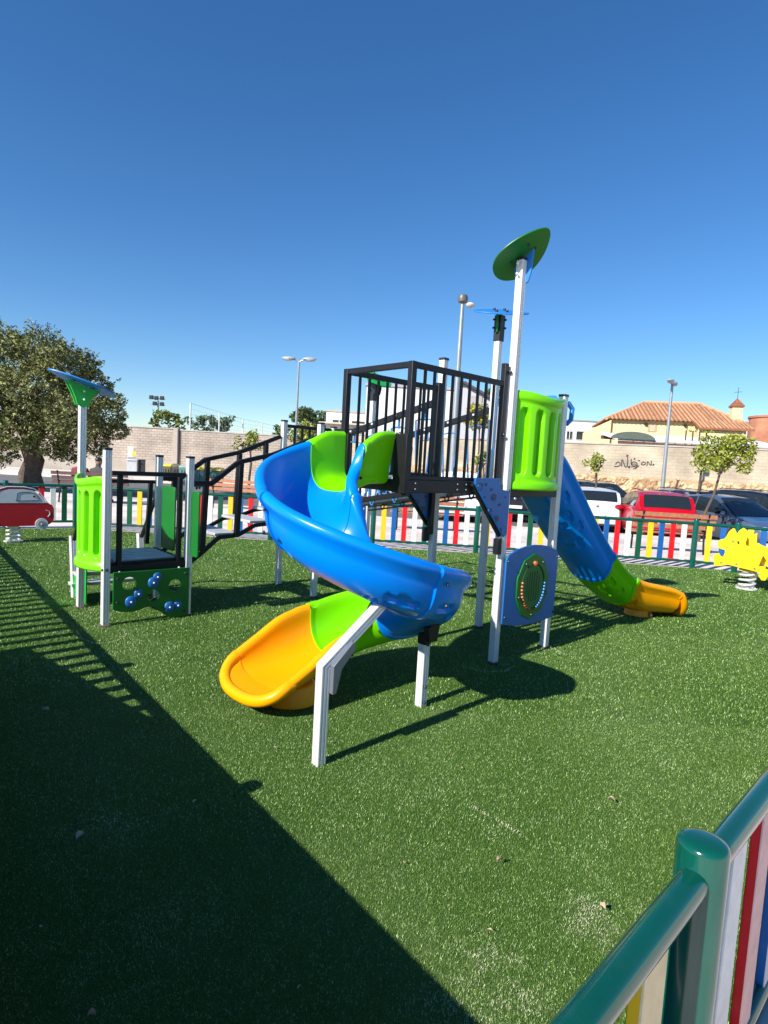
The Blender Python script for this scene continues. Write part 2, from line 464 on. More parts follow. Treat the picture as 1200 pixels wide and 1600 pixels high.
P2 = (.05, 2.66); P1 = (.05, 3.43); P4 = (.82, 2.66); P3 = (.82, 3.43)
post(*P2, 2.04); post(*P1, 2.08); post(*P3, 2.06); post(*P4, 2.62)
G1 = (-2.27, 2.66); G2 = (-1.5, 2.66); G3 = (-2.27, 3.43); G4 = (-1.5, 3.43)
post(*G1, 1.62, bolts=[(0,-1,.52),(-1,-.5,.52)]); post(*G2, 1.58, bolts=[(1,0,.5),(1,0,.55)]); post(*G3, 2.15); post(*G4, 1.57)

# decks: grey planks on a black frame
def deck(a0, a1, b0, b1, z, along='a'):
    f = MB(); t = .06
    f.box(a0, a1, b0-.0, b0+t, z-.075, z+.015); f.box(a0, a1, b1-t, b1, z-.075, z+.015)
    f.box(a0, a0+t, b0+t+.001, b1-t-.001, z-.075, z+.012); f.box(a1-t, a1, b0+t+.001, b1-t-.001, z-.075, z+.012)
    fr = f.build('deck_frame', M['black'], ps, bevel=.004)
    p = MB(); n = 7
    span = (b1-b0-2*t) if along == 'a' else (a1-a0-2*t)
    for i in range(n):
        c0 = (b0 if along == 'a' else a0)+t+span*i/n+.02; c1 = (b0 if along == 'a' else a0)+t+span*(i+1)/n-.02
        if along == 'a': p.box(a0+t+.002, a1-t-.002, c0, c1, z-.03, z+.006)
        else: p.box(c0, c1, b0+t+.002, b1-t-.002, z-.03, z+.006)
    p.build('deck_planks', pbr('plank_grey', (.15,.155,.165), .5, .1, .15, 12), fr, bevel=.003)
    q = MB()
    for i in range(n):
        c0 = (b0 if along == 'a' else a0)+t+span*(i+.5)/n
        if along == 'a': q.box(a0+t+.004, a1-t-.004, c0-.013, c0+.013, z+.008, z+.024)
        else: q.box(c0-.013, c0+.013, b0+t+.004, b1-t-.004, z+.008, z+.024)
    q.build('deck_ribs', M['alu'], fr)
    return fr
h = .034
deck(h, S-h, h, S-h, 1.5)
deck(-1.146, -.05, 0, S, 1.5)
deck(.05+h, .82-h, 2.66+h, 3.43-h, 1.0)
deck(-2.27+h, -1.5-h, 2.66+h-.03, 3.43-h, .565)
t_ = MB(); t_.bar((h,0,1.44),(S-h,0,1.44),.05,.08); t_.bar((h,S,1.44),(S-h,S,1.44),.05,.08); t_.bar((0,h,1.44),(0,S-h,1.44),.05,.08); t_.bar((S,h,1.44),(S,S-h,1.44),.05,.08)
t_.bar((-2.27+h,2.66,.52),(-1.5-h,2.66,.52),.05,.07)
t_.build_each('deck_beam', M['black'], ps, bevel=.004)

# guard cage round the extension deck
cg = MB()
zt = 2.327
for a, b, z0, z1 in ((-1.116,.03,1.40,zt),(-1.116,S-.03,1.40,zt),(-.078,.03,1.38,zt+.14),(-.078,S-.03,1.0,zt+.03)):
    cg.box(a-.023, a+.023, b-.023, b+.023, z0, z1)
cage = empty('guard_cage'); cage.parent = ps; cg.build_each('column', M['black'], cage, bevel=.004)
rl = MB()
for b in (.03, S-.03):
    rl.box(-1.093, -.101, b-.018, b+.018, zt-.042, zt-.001)
    rl.box(-1.093, -.101, b-.018, b+.018, 1.517, 1.545)
rl.box(-1.134, -1.098, .053, S-.053, zt-.042, zt-.001)
rl.build_each('rail', M['black'], cage, bevel=.003)
for b in (.03, S-.03):
    for i in range(9):
        a = -1.086 + (i+1)*.978/10
        q = MB(); q.box(a-.0085, a+.0085, b-.0085, b+.0085, 1.545, zt-.045); q.build('bar', M['black'], cage)
q = MB(); q.box(-1.16,-1.13,.0,.125,1.42,1.83); q.box(-1.16,-1.13,S-.125,S,1.42,1.83)
q.build_each('side_plate', M['black'], cage, bevel=.003)
q = MB()
for z in (1.45, 1.49):
    for a in (-1.05,-.6,-.5,-.42): bolt(q, (a, -.002, z), .011)
bolt(q, (-.048,-.002,2.40)); bolt(q, (-.078,-.002,1.9), .012)
q.build_each('bolt', M['cap'], cage)

# navy gusset panels with round decorations
def gusset(b, side):
    pts = [(-.46,1.548),(-.455,1.50),(-.05,1.075),(-.012,1.095),(-.012,1.45),(-.125,1.462),(-.155,1.55)]
    mb = MB(); mb.prism(pts, (0, b, 0), (1,0,0), (0,0,1), .02)
    o = mb.build('gusset_panel', M['navy'], ps, bevel=.004)
    e = MB(); e.bar((-.445, b+.018, 1.505), (-.055, b+.018, 1.088), .05, .030, ref=(0,1,0)); e.bar((-.075,b+.02,1.06),(-.075,b+.02,.93),.05,.05)
    e.build_each('brace', M['black'], o, bevel=.003)
    r = MB()
    y = b-.021-.0015
    for a, z, rr, ring in ((-.40,1.48,.028,1),(-.33,1.50,.012,0),(-.26,1.46,.011,0),(-.22,1.40,.028,0),(-.34,1.40,.009,0),(-.26,1.29,.024,1),(-.14,1.34,.012,0),(-.17,1.23,.026,0),(-.10,1.14,.013,0),(-.07,1.40,.009,0)):
        P = [(a+rr*math.cos(t), y, z+rr*math.sin(t)) for t in np.linspace(0, 2*math.pi, 17)[:-1]]
        if ring: r.tube(P, .0025, 5, closed=True)
        else: r.lathe([(0.0001,0),(rr,0),(rr,.002)], (0,0,0), 14); r.v[-42:] = [(a+v[0], y-.001-v[2], z+v[1]) for v in r.v[-42:]]
    r.build('engraved_circles', pbr('navy_dark', (.006,.03,.09), .4), o)
gusset(-.035, 1); gusset(S+.005, 1)

# leaf shaped roofs
def leaf_outline(L, Wd, n=40):
    o = []
    for i in range(n):
        t = 2*math.pi*i/n
        x = math.cos(t); y = math.sin(t)
        o.append((L/2*x, Wd/2*y*(1-.28*x)*(1-.12*abs(x)**3)))
    return o
def leaf(a, b, z, L, Wd, az, tilt, mat, mmat, sleeve=None, off=0, plates=(-1, 1), half=.15):
    """az: local direction in which the leaf rises"""
    u = Vector((math.cos(az)*math.cos(tilt), math.sin(az)*math.cos(tilt), math.sin(tilt)))
    v = Vector((-math.sin(az), math.cos(az), 0))
    n = u.cross(v)
    mb = MB(); o_ = Vector((a, b, z)) + u*off
    mb.prism(leaf_outline(L, Wd), o_, u, v, .013)
    o = mb.build('leaf_roof', mat, ps, bevel=.003)
    k = MB()
    for du in (-.09, .09):
        for dv in (-.05, .05):
            p = o_ + u*du + v*dv; bolt(k, p + n*.02, .016); bolt(k, p - n*.004, .010)
    k.build_each('bolt', M['cap'], o)
    for s_ in plates:
        pl = MB()
        hh = Vector((math.cos(az), math.sin(az), 0))
        base = Vector((a, b, z)) + v*(s_*(PW/2+.012)) 
        top0 = -half if not sleeve else -.05; top1 = -top0
        pts = [(top0, math.tan(tilt)*top0-.012), (-.075,-.13), (-.055,-.20), (0,-.225), (.055,-.20), (.075,-.13), (top1, math.tan(tilt)*top1-.012)]
        pl.prism(pts, base - v*.008, hh, (0,0,1), .016)
        pl.build('roof_bracket', mmat, o, bevel=.003)
    k = MB()
    for z_ in (-.07, -.15):
        for s_ in (-1, 1): bolt(k, Vector((a, b, z+z_)) + v*(s_*(PW/2+.026)), .012)
    k.build_each('bolt', M['alu'] if not sleeve else M['cap'], o)
    if sleeve:
        q = MB(); q.box(a-PW/2-.006, a+PW/2+.006, b-PW/2-.006, b+PW/2+.006, z-.28, z-.03); q.build('sleeve', sleeve, o, bevel=.004)
    return o
leaf(0, 0, 3.315, .52, .46, -math.pi/2+.05, R(36), M['hgreen'], M['roofblue'], off=.01, plates=(1,), half=.085)
leaf(S, S, 3.15, .44, .52, .8, R(19), M['roofblue'], M['hgreen'], sleeve=M['cap'], plates=(1,))
leaf(P4[0], P4[1], 2.65, .46, .40, math.pi/2, R(32), M['hgreen2'], M['cap'], sleeve=M['cap'])
leaf(G3[0], G3[1], 2.22, .64, .46, math.pi, R(18), M['roofblue'], M['hgreen2'])

# bulging lime barrel panels with vertical slots
def barrel(p0, p1, z0, z1, bulge, mat, name='curved_panel'):
    p0 = Vector((*p0, 0)); p1 = Vector((*p1, 0)); d = (p1-p0); Ln = d.length; d.normalize()
    n = Vector((d.y, -d.x, 0))
    c = .03; NU, NV = 90, 60
    ch = Ln-2*c; Rr = (bulge*bulge+ch*ch/4)/(2*bulge); A0 = math.asin(min(1, ch/2/Rr))
    def pt(u, z, off):
        th = -A0+2*A0*u; rr = Rr+off
        return p0 + d*(Ln/2+math.sin(th)*rr) + n*(math.cos(th)*rr-(Rr-bulge)) + Vector((0,0,z))
    arc = 2*A0*Rr
    slots = [(i+.5)/5 for i in range(5)]
    Hh = z1-z0
    g = []
    for j in range(NV+1):
        z = z0+Hh*j/NV
        for i in range(NU+1):
            u = i/NU; off = 0
            vz = z-z0
            # rounded flanges at the top and the bottom
            for zz in (0.03, Hh-.03):
                q = (vz-zz)/.045
                if abs(q) < 1: off = max(off, .022*math.sqrt(1-q*q))
            best = 0
            for s_ in slots:
                du = abs(u-s_)*arc; lo, hi = .13, Hh-.13; r = .034
                dz = max(0, lo+r-vz, vz-(hi-r)); dist = math.hypot(du, dz)
                k = max(0, min(1, (r+.008-dist)/.016)); best = max(best, k)
            sag = .0
            top = .02*math.cos(math.pi*(u-.5)*2)*(vz/Hh)**4
            g.append(pt(u, z-top, off-.05*best+sag))
    mb = MB(); fs = []
    for j in range(NV):
        for i in range(NU):
            a = j*(NU+1)+i; fs.append((a, a+1, a+NU+2, a+NU+1))
    mb.add(g, fs)
    o = mb.build(name, mat, ps, smooth=50)
    so = o.modifiers.new('t', 'SOLIDIFY'); so.thickness = .03; so.offset = -1
    return o
barrel((0.03,-.01), (S-.03,-.01), 1.46, 2.25, .14, M['lime'])
barrel((G3[0]-.01, G3[1]-.02), (G1[0]-.01, G1[1]+.02), .49, 1.34, .115, M['lime'])

# maze panel between the two front posts
def arcpts(cx, cz, r, a0, a1, n=8): return [(cx+r*math.cos(a0+(a1-a0)*i/n), cz+r*math.sin(a0+(a1-a0)*i/n)) for i in range(n+1)]
pts = [(-.005,.345)] + [(.22,.30),(.50,.285),(.775,.305)] + [(.785,.88)] + [(.74,.925),(.62,.965),(.5,.983),(.385,.99),(.27,.983),(.15,.965),(.03,.925),(-.005,.88)]
mb = MB(); mb.prism(pts, (0, -.052, 0), (1,0,0), (0,0,1), .016)
mz = mb.build('maze_panel', M['navy'], ps, bevel=.004)
mb = MB(); ng = [(.385+.245*math.cos(t)*(1 if abs(math.cos(t))>.4 else 1.0), .63+.29*math.sin(t)) for t in [math.pi/2+2*math.pi*k/10 for k in range(10)]]
mb.prism(ng, (0, -.068, 0), (1,0,0), (0,0,1), .014); gp = mb.build('game_plate', M['hgreen'], mz, bevel=.004)
mb = MB()
for i in range(6):
    a = .385-.09+.036*i; hh = .13 if 0 < i < 5 else .09
    mb.box(a-.006, a+.006, -.0835, -.0822, .63-hh, .63+hh)
circ = [(.385+.17*math.cos(t), -.083, .63+.20*math.sin(t)) for t in np.linspace(0, 2*math.pi, 41)[:-1]]
mb.tube(circ, .008, 6, closed=True)
mb.build('slots', pbr('slot_shadow', (.003,.05,.01), .6), gp)
mb = MB()
for k in range(11):
    t = math.pi*.93+k*.155; mb.ball((.385+.17*math.cos(t), -.088, .63+.20*math.sin(t)), .013, 8)
mb.ball((.385, -.088, .83), .026, 10)
mb.build_each('bead', pbr('orange_beads', (.40,.10,.03), .4), gp, label='orange brown beads on the left of the game track')
mb = MB()
for k in range(10):
    t = math.pi*1.62+k*.14; mb.ball((.385+.17*math.cos(t), -.088, .63+.20*math.sin(t)), .012, 8)
mb.build_each('bead', M['roofblue'], gp, label='blue beads on the right of the game track')
mb = MB()
for k in range(5):
    t = math.pi/2+2*math.pi*(k+.5)/5; mb.ball((.385+.215*math.cos(t), -.086, .63+.25*math.sin(t)), .013, 8)
for a, z in ((.02,.87),(.76,.86),(.76,.35),(.02,.40)): mb.ball((a,-.07,z), .011, 8)
mb.build_each('bolt', M['cap'], mz)

# climbing panel with holes and holds under the low platform
cx = -1.885
outl = [(-2.225,.50),(-1.51,.49),(-1.51,.01),(-1.60,-.0),(-1.69,.01),(-1.75,.05),(-1.80,.10),(-1.86,.14),(-1.93,.145),(-1.99,.125),(-2.06,.115),(-2.14,.125),(-2.225,.155)]
def circ2(x, z, r, n=20): return [(x+r*math.cos(2*math.pi*k/n), z+r*math.sin(2*math.pi*k/n)) for k in range(n)]
mb = MB(); mb.prism(outl, (0, 2.66-.055, 0), (1,0,0), (0,0,1), .016, holes=[circ2(-2.085,.385,.062), circ2(-1.652,.325,.060), circ2(-1.862,.25,.056)])
cp_ = mb.build('climbing_panel', M['hgreen'], ps, bevel=.003)
for (x0,z0),(x1,z1) in (((-1.865,.375),(-1.825,.425)),((-2.07,.215),(-2.0,.28)),((-1.705,.12),(-1.62,.125))):
    mb = MB(); mb.ball((x0,2.585,z0), .056, 12, (1,.38,1)); mb.ball((x1,2.59,z1), .046, 12, (1,.36,1))
    hd = mb.build('climbing_hold', M['navy'], cp_, sub=1)
    mb = MB(); mb.ball((x0,2.566,z0), .010, 8); mb.ball((x1,2.574,z1), .010, 8); mb.build_each('bolt', M['alu'], hd)
mb = MB()
for a, z in ((-2.19,.44),(-1.55,.44),(-2.19,.22),(-1.55,.06)): mb.ball((a,2.585,z), .013, 8)
mb.build_each('bolt', M['cap'], cp_)

# low platform railing and side plates
mb = MB(); mb.bar((-2.225,2.66,1.395),(-1.545,2.66,1.395),.04,.04)
rg = mb.build('railing', M['black'], ps, bevel=.003)
for a in (-2.16,-1.60):
    mb = MB(); mb.bar((a,2.655,.46),(a,2.655,1.375),.042,.042); mb.build('upright', M['black'], rg, bevel=.003)
mb = MB(); mb.ball((-2.16,2.63,.49),.011,8); mb.ball((-1.60,2.63,.49),.011,8); mb.build_each('bolt', M['alu'], rg)
mb = MB(); mb.bar((-2.225,3.43,1.28),(-1.545,3.43,1.28),.035,.035); mb.build('rail', M['black'], rg)
def rrect(x0, x1, z0, z1, r):
    o = []
    for cx_, cz_, a0 in ((x1-r,z0+r,-90),(x1-r,z1-r,0),(x0+r,z1-r,90),(x0+r,z0+r,180)):
        o += [(cx_+r*math.cos(R(a0+t)), cz_+r*math.sin(R(a0+t))) for t in (0,30,60,90)]
    return o
mb = MB(); mb.prism(rrect(3.03,3.37,.58,1.25,.04), (-1.49,0,0), (0,1,0), (0,0,1), .018); mb.build('side_plate', M['hgreen'], ps, bevel=.003)
mb = MB(); mb.prism(rrect(2.47,2.625,.60,1.24,.03), (-1.49,0,0), (0,1,0), (0,0,1), .018); mb.build('side_plate', M['hgreen'], ps, bevel=.003)
mb = MB(); mb.bar((-1.63,3.40,.62),(-1.60,3.40,1.27),.04,.04); mb.build('upright', M['black'], rg)

# steps up to the low platform, on its far side
st = MB()
for i, (b, z) in enumerate(((3.60,.42),(3.76,.28),(3.92,.14))): st.bar((-2.24,b,z),(-1.53,b,z),.14,.035)
stp = st.build('steps', M['plank'], ps, bevel=.004)
for a in (-2.20,-1.49):
    mb = MB(); d = Vector((0, .11, .66)).normalized()
    mb.prism(PO, (a,3.88,0), (1,0,0), Vector((0,1,-.16)).normalized(), .66); mb.build('step_post', M['alu'], stp, smooth=0)
    mb = MB(); mb.prism([(3.47,.02),(3.86,.02),(3.88,.22),(3.52,.55),(3.47,.55)], (a-.01,0,0), (0,1,0), (0,0,1), .016); mb.build('side_plate', M['hgreen2'], stp, bevel=.003)
    mb = MB(); mb.tube([(a,3.45,1.18),(a,3.50,1.15),(a,3.88,.68),(a,3.93,.62)], .022, 10); mb.build('handrail', M['black'], stp)

# arched stair bridge between low and middle towers
for b in (2.66, 3.43):
    hr = MB(); pts = [(-1.455,1.315),(-1.27,1.318),(-.985,1.54),(-.56,1.645),(.0,1.87)]
    for (a0,z0),(a1,z1) in zip(pts, pts[1:]): hr.bar((a0-.0,b,z0),(a1,b,z1),.045,.045)
    for a, z in pts[1:-1]: hr.ball((a,b,z),.03,8)
    hro = hr.build('bridge_handrail', M['black'], ps, bevel=.003)
    for (a0,z0),(a1,z1) in (((-1.33,1.30),(-1.355,.63)),((-.95,1.54),(-.975,.77)),((-.55,1.63),(-.58,.90)),((-.2,1.78),(-.2,1.0))):
        q = MB(); q.bar((a0,b,z0),(a1,b,z1),.05,.05); q.build('baluster', M['black'], hro, bevel=.003)
    s_ = MB(); sp = [(-1.455,.53),(-1.355,.60),(-1.16,.76),(-.95,.77),(-.75,.87),(-.58,.885),(-.35,.96),(.0,1.0)]
    for (a0,z0),(a1,z1) in zip(sp, sp[1:]): s_.bar((a0,b+(.03 if b<3 else -.03),z0),(a1,b+(.03 if b<3 else -.03),z1),.035,.04)
    s_.build('stringer', M['black'], hro, bevel=.003)
for a, z in ((-1.06,.785),(-.66,.905),(-.27,1.0)):
    q = MB(); q.box(a-.13,a+.13,2.72,3.37,z-.015,z+.015); tr = q.build('bridge_tread', M['plank'], ps, bevel=.005)
    q = MB()
    for da in (-.1,.1):
        for b in (2.80,3.3): q.ball((a+da,b,z-.02),.014,6)
    q.build_each('bolt', M['cap'], tr)

# guard rails of the middle tower
def guard(p0, p1, z0, z1, n):
    p0 = Vector((*p0,0)); p1 = Vector((*p1,0)); d = (p1-p0).normalized(); p0 += d*.045; p1 -= d*.045
    q = MB(); q.bar(p0+Vector((0,0,z1)), p1+Vector((0,0,z1)), .035, .04); q.bar(p0+Vector((0,0,z0)), p1+Vector((0,0,z0)), .03, .035)
    o = q.build('guard_rail', M['black'], ps, bevel=.003)
    for i in range(n):
        p = p0.lerp(p1, (i+1)/(n+1)); r_ = MB(); r_.bar(p+Vector((0,0,z0+.018)), p+Vector((0,0,z1-.02)), .024, .024); r_.build('bar', M['black'], o)
guard(P1, P3, 1.06, 2.01, 5); guard(P3, P4, 1.06, 2.01, 5)

# rope bridge between the middle tower and the main tower
for a in (.0, S):
    q = MB(); q.bar((a, S+.045, 2.20),(a+.03, 2.615, 1.80),.04,.06); ro = q.build('rope_bridge_rail', M['black'], ps, bevel=.003)
    q = MB(); q.bar((a+.03, S+.045, 1.40),(a+.04, 2.615, 1.08),.045,.05); q.bar((a+.03, S+.045, 1.34),(a+.04, 2.615, 1.02),.02,.02); q.build('beam', M['black'], ro, bevel=.003)
    for k in range(5):
        b = 1.0+k*.34; zr = 2.20-.4*(b-.81)/1.8; zb = 1.40-.32*(b-.81)/1.8
        q = MB(); n = 14; side = .03
        q.tube([(a+side, b, zr+.02),(a+side, b, zr-.12)], .012, 6)
        loop = [(a+side, b+(-.11+.22*i/n), zr-.12-(zr-zb-.05)*(1-abs(1-2*i/n)**2.2)) for i in range(n+1)]
        q.tube([(a+side, b, zr-.10)] + loop + [(a+side, b, zr-.10)], .009, 6)
        q.tube([(a+side+.0, b-.13, zb+.03),(a+side, b-.05, zb+.13),(a+side, b+.06, zb+.11),(a+side, b+.13, zb+.02)], .010, 6)
        q.build('rope', M['rope'], ro)
        q = MB(); q.ball((a-.025, b, zr), .015, 6); q.ball((a+.025, b, zr), .017, 6); q.build_each('bolt', M['alu'], ro)
for k in range(5):
    b = 1.0+k*.34; zb = 1.40-.32*(b-.81)/1.8
    q = MB(); q.box(.04, S-.02, b-.045, b+.045, zb-.01, zb+.03); q.build('rope_bridge_tread', M['plank'], ps, bevel=.006)

# ------------------------------------------------------------------ slides
def chute(stations, mat, name, parent, dents=(), seams=(False, True), n_in=44, th=.028, roll=.037, lip=False, label=None):
    """stations: (a, b, z, heading, half width, wall height left, wall height right)"""
    N = len(stations); vs = []; K = None
    s_acc = [0]
    for i in range(1, N): s_acc.append(s_acc[-1]+math.dist(stations[i][:3], stations[i-1][:3]))
    Ls = s_acc[-1]
    for i, (a, b, z, hd, wd, hl, hr_, *sqr) in enumerate(stations):
        rx, ry = math.sin(hd), -math.cos(hd)      # right of heading
        prof = []
        def se(t, w_, off):      # t from pi (left rim) to 2pi (right rim)
            c_, s_ = math.cos(t), math.sin(t); e = 2/(2.7+(sqr[0] if sqr else 0))
            x = math.copysign(abs(c_)**e, c_)*w_; hh = (hl if c_ < 0 else hr_)
            zz = hh*(1-abs(s_)**e) - off*abs(s_)**e
            return x, zz
        for k in range(n_in+1): prof.append(se(math.pi+math.pi*k/n_in, wd, 0))
        for k in range(0, 8):
            an = math.pi-math.pi*1.25*k/7; prof.append((wd+roll+roll*math.cos(an), hr_+roll*math.sin(an)))
        outer = []
        for k in range(2, n_in-1):
            t = 2*math.pi-math.pi*k/n_in; outer.append(se(t, wd+th, th))
        prof += outer
        no0 = len(prof)-len(outer); no1 = len(prof)
        for k in range(7, -1, -1):
            an = math.pi-math.pi*1.25*k/7; prof.append((-(wd+roll+roll*math.cos(an)), hl+roll*math.sin(an)))
        K = len(prof)
        # flange lips at section ends
        sc_ = s_acc[i]; ex = 0
        for on, ds in ((seams[0], sc_), (seams[1], Ls-sc_)):
            if on and ds < .04: ex = .012
        for k, (x, zz) in enumerate(prof):
            if k <= n_in and seams[1] and Ls-sc_ < .014:
                x *= .982; zz += .006
            if k > n_in and ex:
                l_ = math.hypot(x, zz-(hl+hr_)/2) or 1; x, zz = x+x/l_*ex, zz+(zz-(hl+hr_)/2)/l_*ex
            if no0 <= k < no1:
                q = (k-no0)/(no1-no0-1)
                for (ds, dq, rs, rq, dep) in dents:
                    e2 = ((s_acc[i]-ds)/rs)**2+((q-dq)/rq)**2
                    if e2 < 1.6:
                        f = max(0, min(1, (1.2-e2)/.4)); f = f*f*(3-2*f)
                        l_ = math.hypot(x, zz-(hl+hr_)/2) or 1
                        x -= x/l_*dep*f; zz -= (zz-(hl+hr_)/2)/l_*dep*f
            vs.append((a+rx*x, b+ry*x, z+zz))
    fs = []
    for i in range(N-1):
        for k in range(K):
            fs.append((i*K+k, i*K+(k+1) % K, (i+1)*K+(k+1) % K, (i+1)*K+k))
    fs.append(tuple(range(K-1, -1, -1))); fs.append(tuple((N-1)*K+k for k in range(K)))
    mb = MB(); mb.add(vs, fs)
    if lip:
        a, b, z, hd, wd, hl, hr_ = stations[-1][:7]
        hx, hy = math.cos(hd), math.sin(hd); rx, ry = hy, -hx
        P = []
        for k in range(25):
            t = math.pi+math.pi*k/24; c_ = math.cos(t); s_ = abs(math.sin(t))
            x = math.copysign(abs(c_)**.8, c_)*(wd+roll); f = .16*s_**.8
            zz = (hl if c_ < 0 else hr_)*(1-s_**.9)
            P.append((a+rx*x+hx*f, b+ry*x+hy*f, z+zz-.03*s_+.0))
        P.insert(0, (P[0][0]-hx*.03, P[0][1]-hy*.03, P[0][2])); P.append((P[-1][0]-hx*.03, P[-1][1]-hy*.03, P[-1][2]))
        mb.tube(P, .0385, 12); P = P[1:-1]
        # rounded apron between the chute end and the lip
        V = []; F = []
        for k in range(25):
            t = math.pi+math.pi*k/24; c_ = math.cos(t); s_ = abs(math.sin(t))
            x = math.copysign(abs(c_)**.8, c_)*wd; zz = (hl if c_ < 0 else hr_)*(1-s_**.9)
            V.append((a+rx*x-hx*.01, b+ry*x-hy*.01, z+zz*.98+.001)); V.append((P[k][0], P[k][1], P[k][2]+.03))
        for k in range(24): F.append((2*k, 2*k+1, 2*k+3, 2*k+2))
        mb.add(V, F)
    o = mb.build(name, mat, parent, smooth=42)
    if label: o['label'] = label
    return o
def interp(tab, x):
    xs = [t[0] for t in tab]; return float(np.interp(x, xs, [t[1] for t in tab]))
def smooth_interp(tab, x):
    # Catmull-Rom through the table
    xs = [t[0] for t in tab]; ys = [t[1] for t in tab]
    i = max(0, min(len(xs)-2, int(np.searchsorted(xs, x))-1)); x0, x1 = xs[i], xs[i+1]; t = (x-x0)/(x1-x0)
    m0 = (ys[i+1]-ys[i-1])/(xs[i+1]-xs[i-1]) if i > 0 else (ys[1]-ys[0])/(xs[1]-xs[0])
    m1 = (ys[i+2]-ys[i])/(xs[i+2]-xs[i]) if i+2 < len(xs) else (ys[-1]-ys[-2])/(xs[-1]-xs[-2])
    hh = x1-x0; t2 = t*t; t3 = t2*t
    return (2*t3-3*t2+1)*ys[i]+(t3-2*t2+t)*hh*m0+(-2*t3+3*t2)*ys[i+1]+(t3-t2)*hh*m1

# spiral: straight entry, one full turn, straight exit. path parameter s
ca, cb, RC = -1.493, -.045, .438
PHI0 = math.pi/2                      # local polar angle at the start (local axes)
L0 = .33; LT = 2*math.pi*RC; L1 = .52
def narrow(pw_):      # the chute is slightly narrower across than along
    sm_ = lambda t: (lambda u: u*u*(3-2*u))(max(0, min(1, t)))
    wd_ = math.degrees(pw_)
    return sm_((wd_-132.5)/70)*sm_((490-wd_)/90)*(-.032-.0775*math.cos(pw_))*math.cos(pw_)
def spiral_path(s):
    a, b, h_ = spiral_pos(s)
    if L0+.02 < s < L0+LT-.02:
        p, q = spiral_pos(s-.012), spiral_pos(s+.012); h2 = math.atan2(q[1]-p[1], q[0]-p[0])
        h_ += ((h2-h_+math.pi) % (2*math.pi))-math.pi
    return a, b, h_
def spiral_pos(s):
    if s < L0: return -1.163-s, cb+RC+.03*(1-s/L0), math.pi
    if s < L0+LT:
        ph = PHI0+(s-L0)/RC; pw_ = ph+YAW; wd_ = math.degrees(pw_)
        rr_ = RC+.5*narrow(pw_)
        return ca+rr_*math.cos(ph), cb+rr_*math.sin(ph), ph+math.pi/2
    return ca-(s-L0-LT), cb+RC-.03*((s-L0-LT)/L1)**1.6, math.pi+.05*((s-L0-LT)/L1)
D2 = lambda world_phi: L0+(math.radians(world_phi)-YAW-PHI0)*RC    # arc length at a world polar angle
ZF = [(0,1.50),(.16,1.485),(L0,1.40),(D2(160),1.28),(D2(200),1.14),(D2(250),.96),(D2(300),.77),(D2(330),.705),(D2(350),.64),(D2(380),.53),(D2(420),.38),(D2(458),.29),(D2(486),.225),(L0+LT+.2,.175),(L0+LT+.36,.15),(L0+LT+L1,.135)]
HL = [(0,.31),(L0,.30),(D2(250),.29),(D2(330),.26),(D2(390),.26),(D2(458),.27),(D2(486),.24),(L0+LT+.18,.21),(L0+LT+.36,.14),(L0+LT+L1,.085)]
HR = [(0,.31),(L0,.31),(D2(200),.31),(D2(290),.29),(D2(330),.265),(D2(390),.265),(D2(458),.30),(D2(486),.27),(L0+LT+.18,.25),(L0+LT+.36,.18),(L0+LT+L1,.11)]
def st_of(s0, s1, n):
    out = []
    for i in range(n+1):
        s = s0+(s1-s0)*i/n; a, b, hd = spiral_path(s)
        out.append((a, b, smooth_interp(ZF, s), hd, .270-.03*max(0, 1-s/L0)+(.5*narrow(PHI0+(s-L0)/RC+YAW) if L0 < s < L0+LT else 0), smooth_interp(HL, s), smooth_interp(HR, s), 7*max(0, 1-s/.36)**1.3))
    return out
spl = tag(empty('spiral_slide'), '', ''); spl.parent = ps
for k_ in ('label','category'): del spl[k_]
spl['label'] = 'blue spiral slide with lime hood and orange run-out'
sA, sB, sC, sD, sE = L0-.01, D2(217), D2(307), D2(405), D2(487)
chute(st_of(0, sA, 16), M['lime'], 'slide_section', spl, label='lime green hood section at the top of the spiral')
chute(st_of(sA, sB, 110), M['blue'], 'slide_section', spl, dents=[(.60,.22,.07,.07,.022)], label='top blue section of the spiral')
chute(st_of(sB, sC, 110), M['blue'], 'slide_section', spl, dents=[(.07,.22,.045,.07,.022),(.60,.20,.075,.05,.024),(.50,.31,.06,.045,.024)], label='middle blue section of the spiral')
chute(st_of(sC, sD, 110), M['blue'], 'slide_section', spl, dents=[(.09,.19,.07,.055,.024),(.12,.36,.07,.045,.024),(.30,.25,.08,.06,.024),(.42,.4,.06,.05,.024)], label='lowest blue section of the spiral')
chute(st_of(sD, sE, 60), M['lime'], 'slide_section', spl, dents=[(.12,.3,.08,.08,.03)], label='lime green section near the ground')
es = st_of(sE, L0+LT+L1, 60)
chute(es, M['yellow'], 'slide_section', spl, lip=True, seams=(False, False), label='orange yellow run-out of the spiral')
# bolts at the section joints
mb = MB()
for s_q in (sA, sB, sC, sD, sE):
    a, b, hd = spiral_path(s_q); z = smooth_interp(ZF, s_q); rx, ry = math.sin(hd), -math.cos(hd); hh_ = smooth_interp(HR, s_q)
    for sg in (1, -1):
        for dh in (.88, .45): mb.ball((a+rx*sg*(.270+.040), b+ry*sg*(.270+.040), z+hh_*dh-.03), .011, 8)
mb.build_each('bolt', M['cap'], spl)
# foot under the run-out
a_, b_, _ = spiral_path(L0+LT+.30)
mb = MB(); mb.lathe([(.19,0),(.185,.03),(.15,.13)], (a_, b_-.06, 0), 24)
mb.build('foot', M['yellow'], spl, bevel=.01)

def wab(x, y, z): a, b = ab_of(x, y); return Vector((a, b, z))
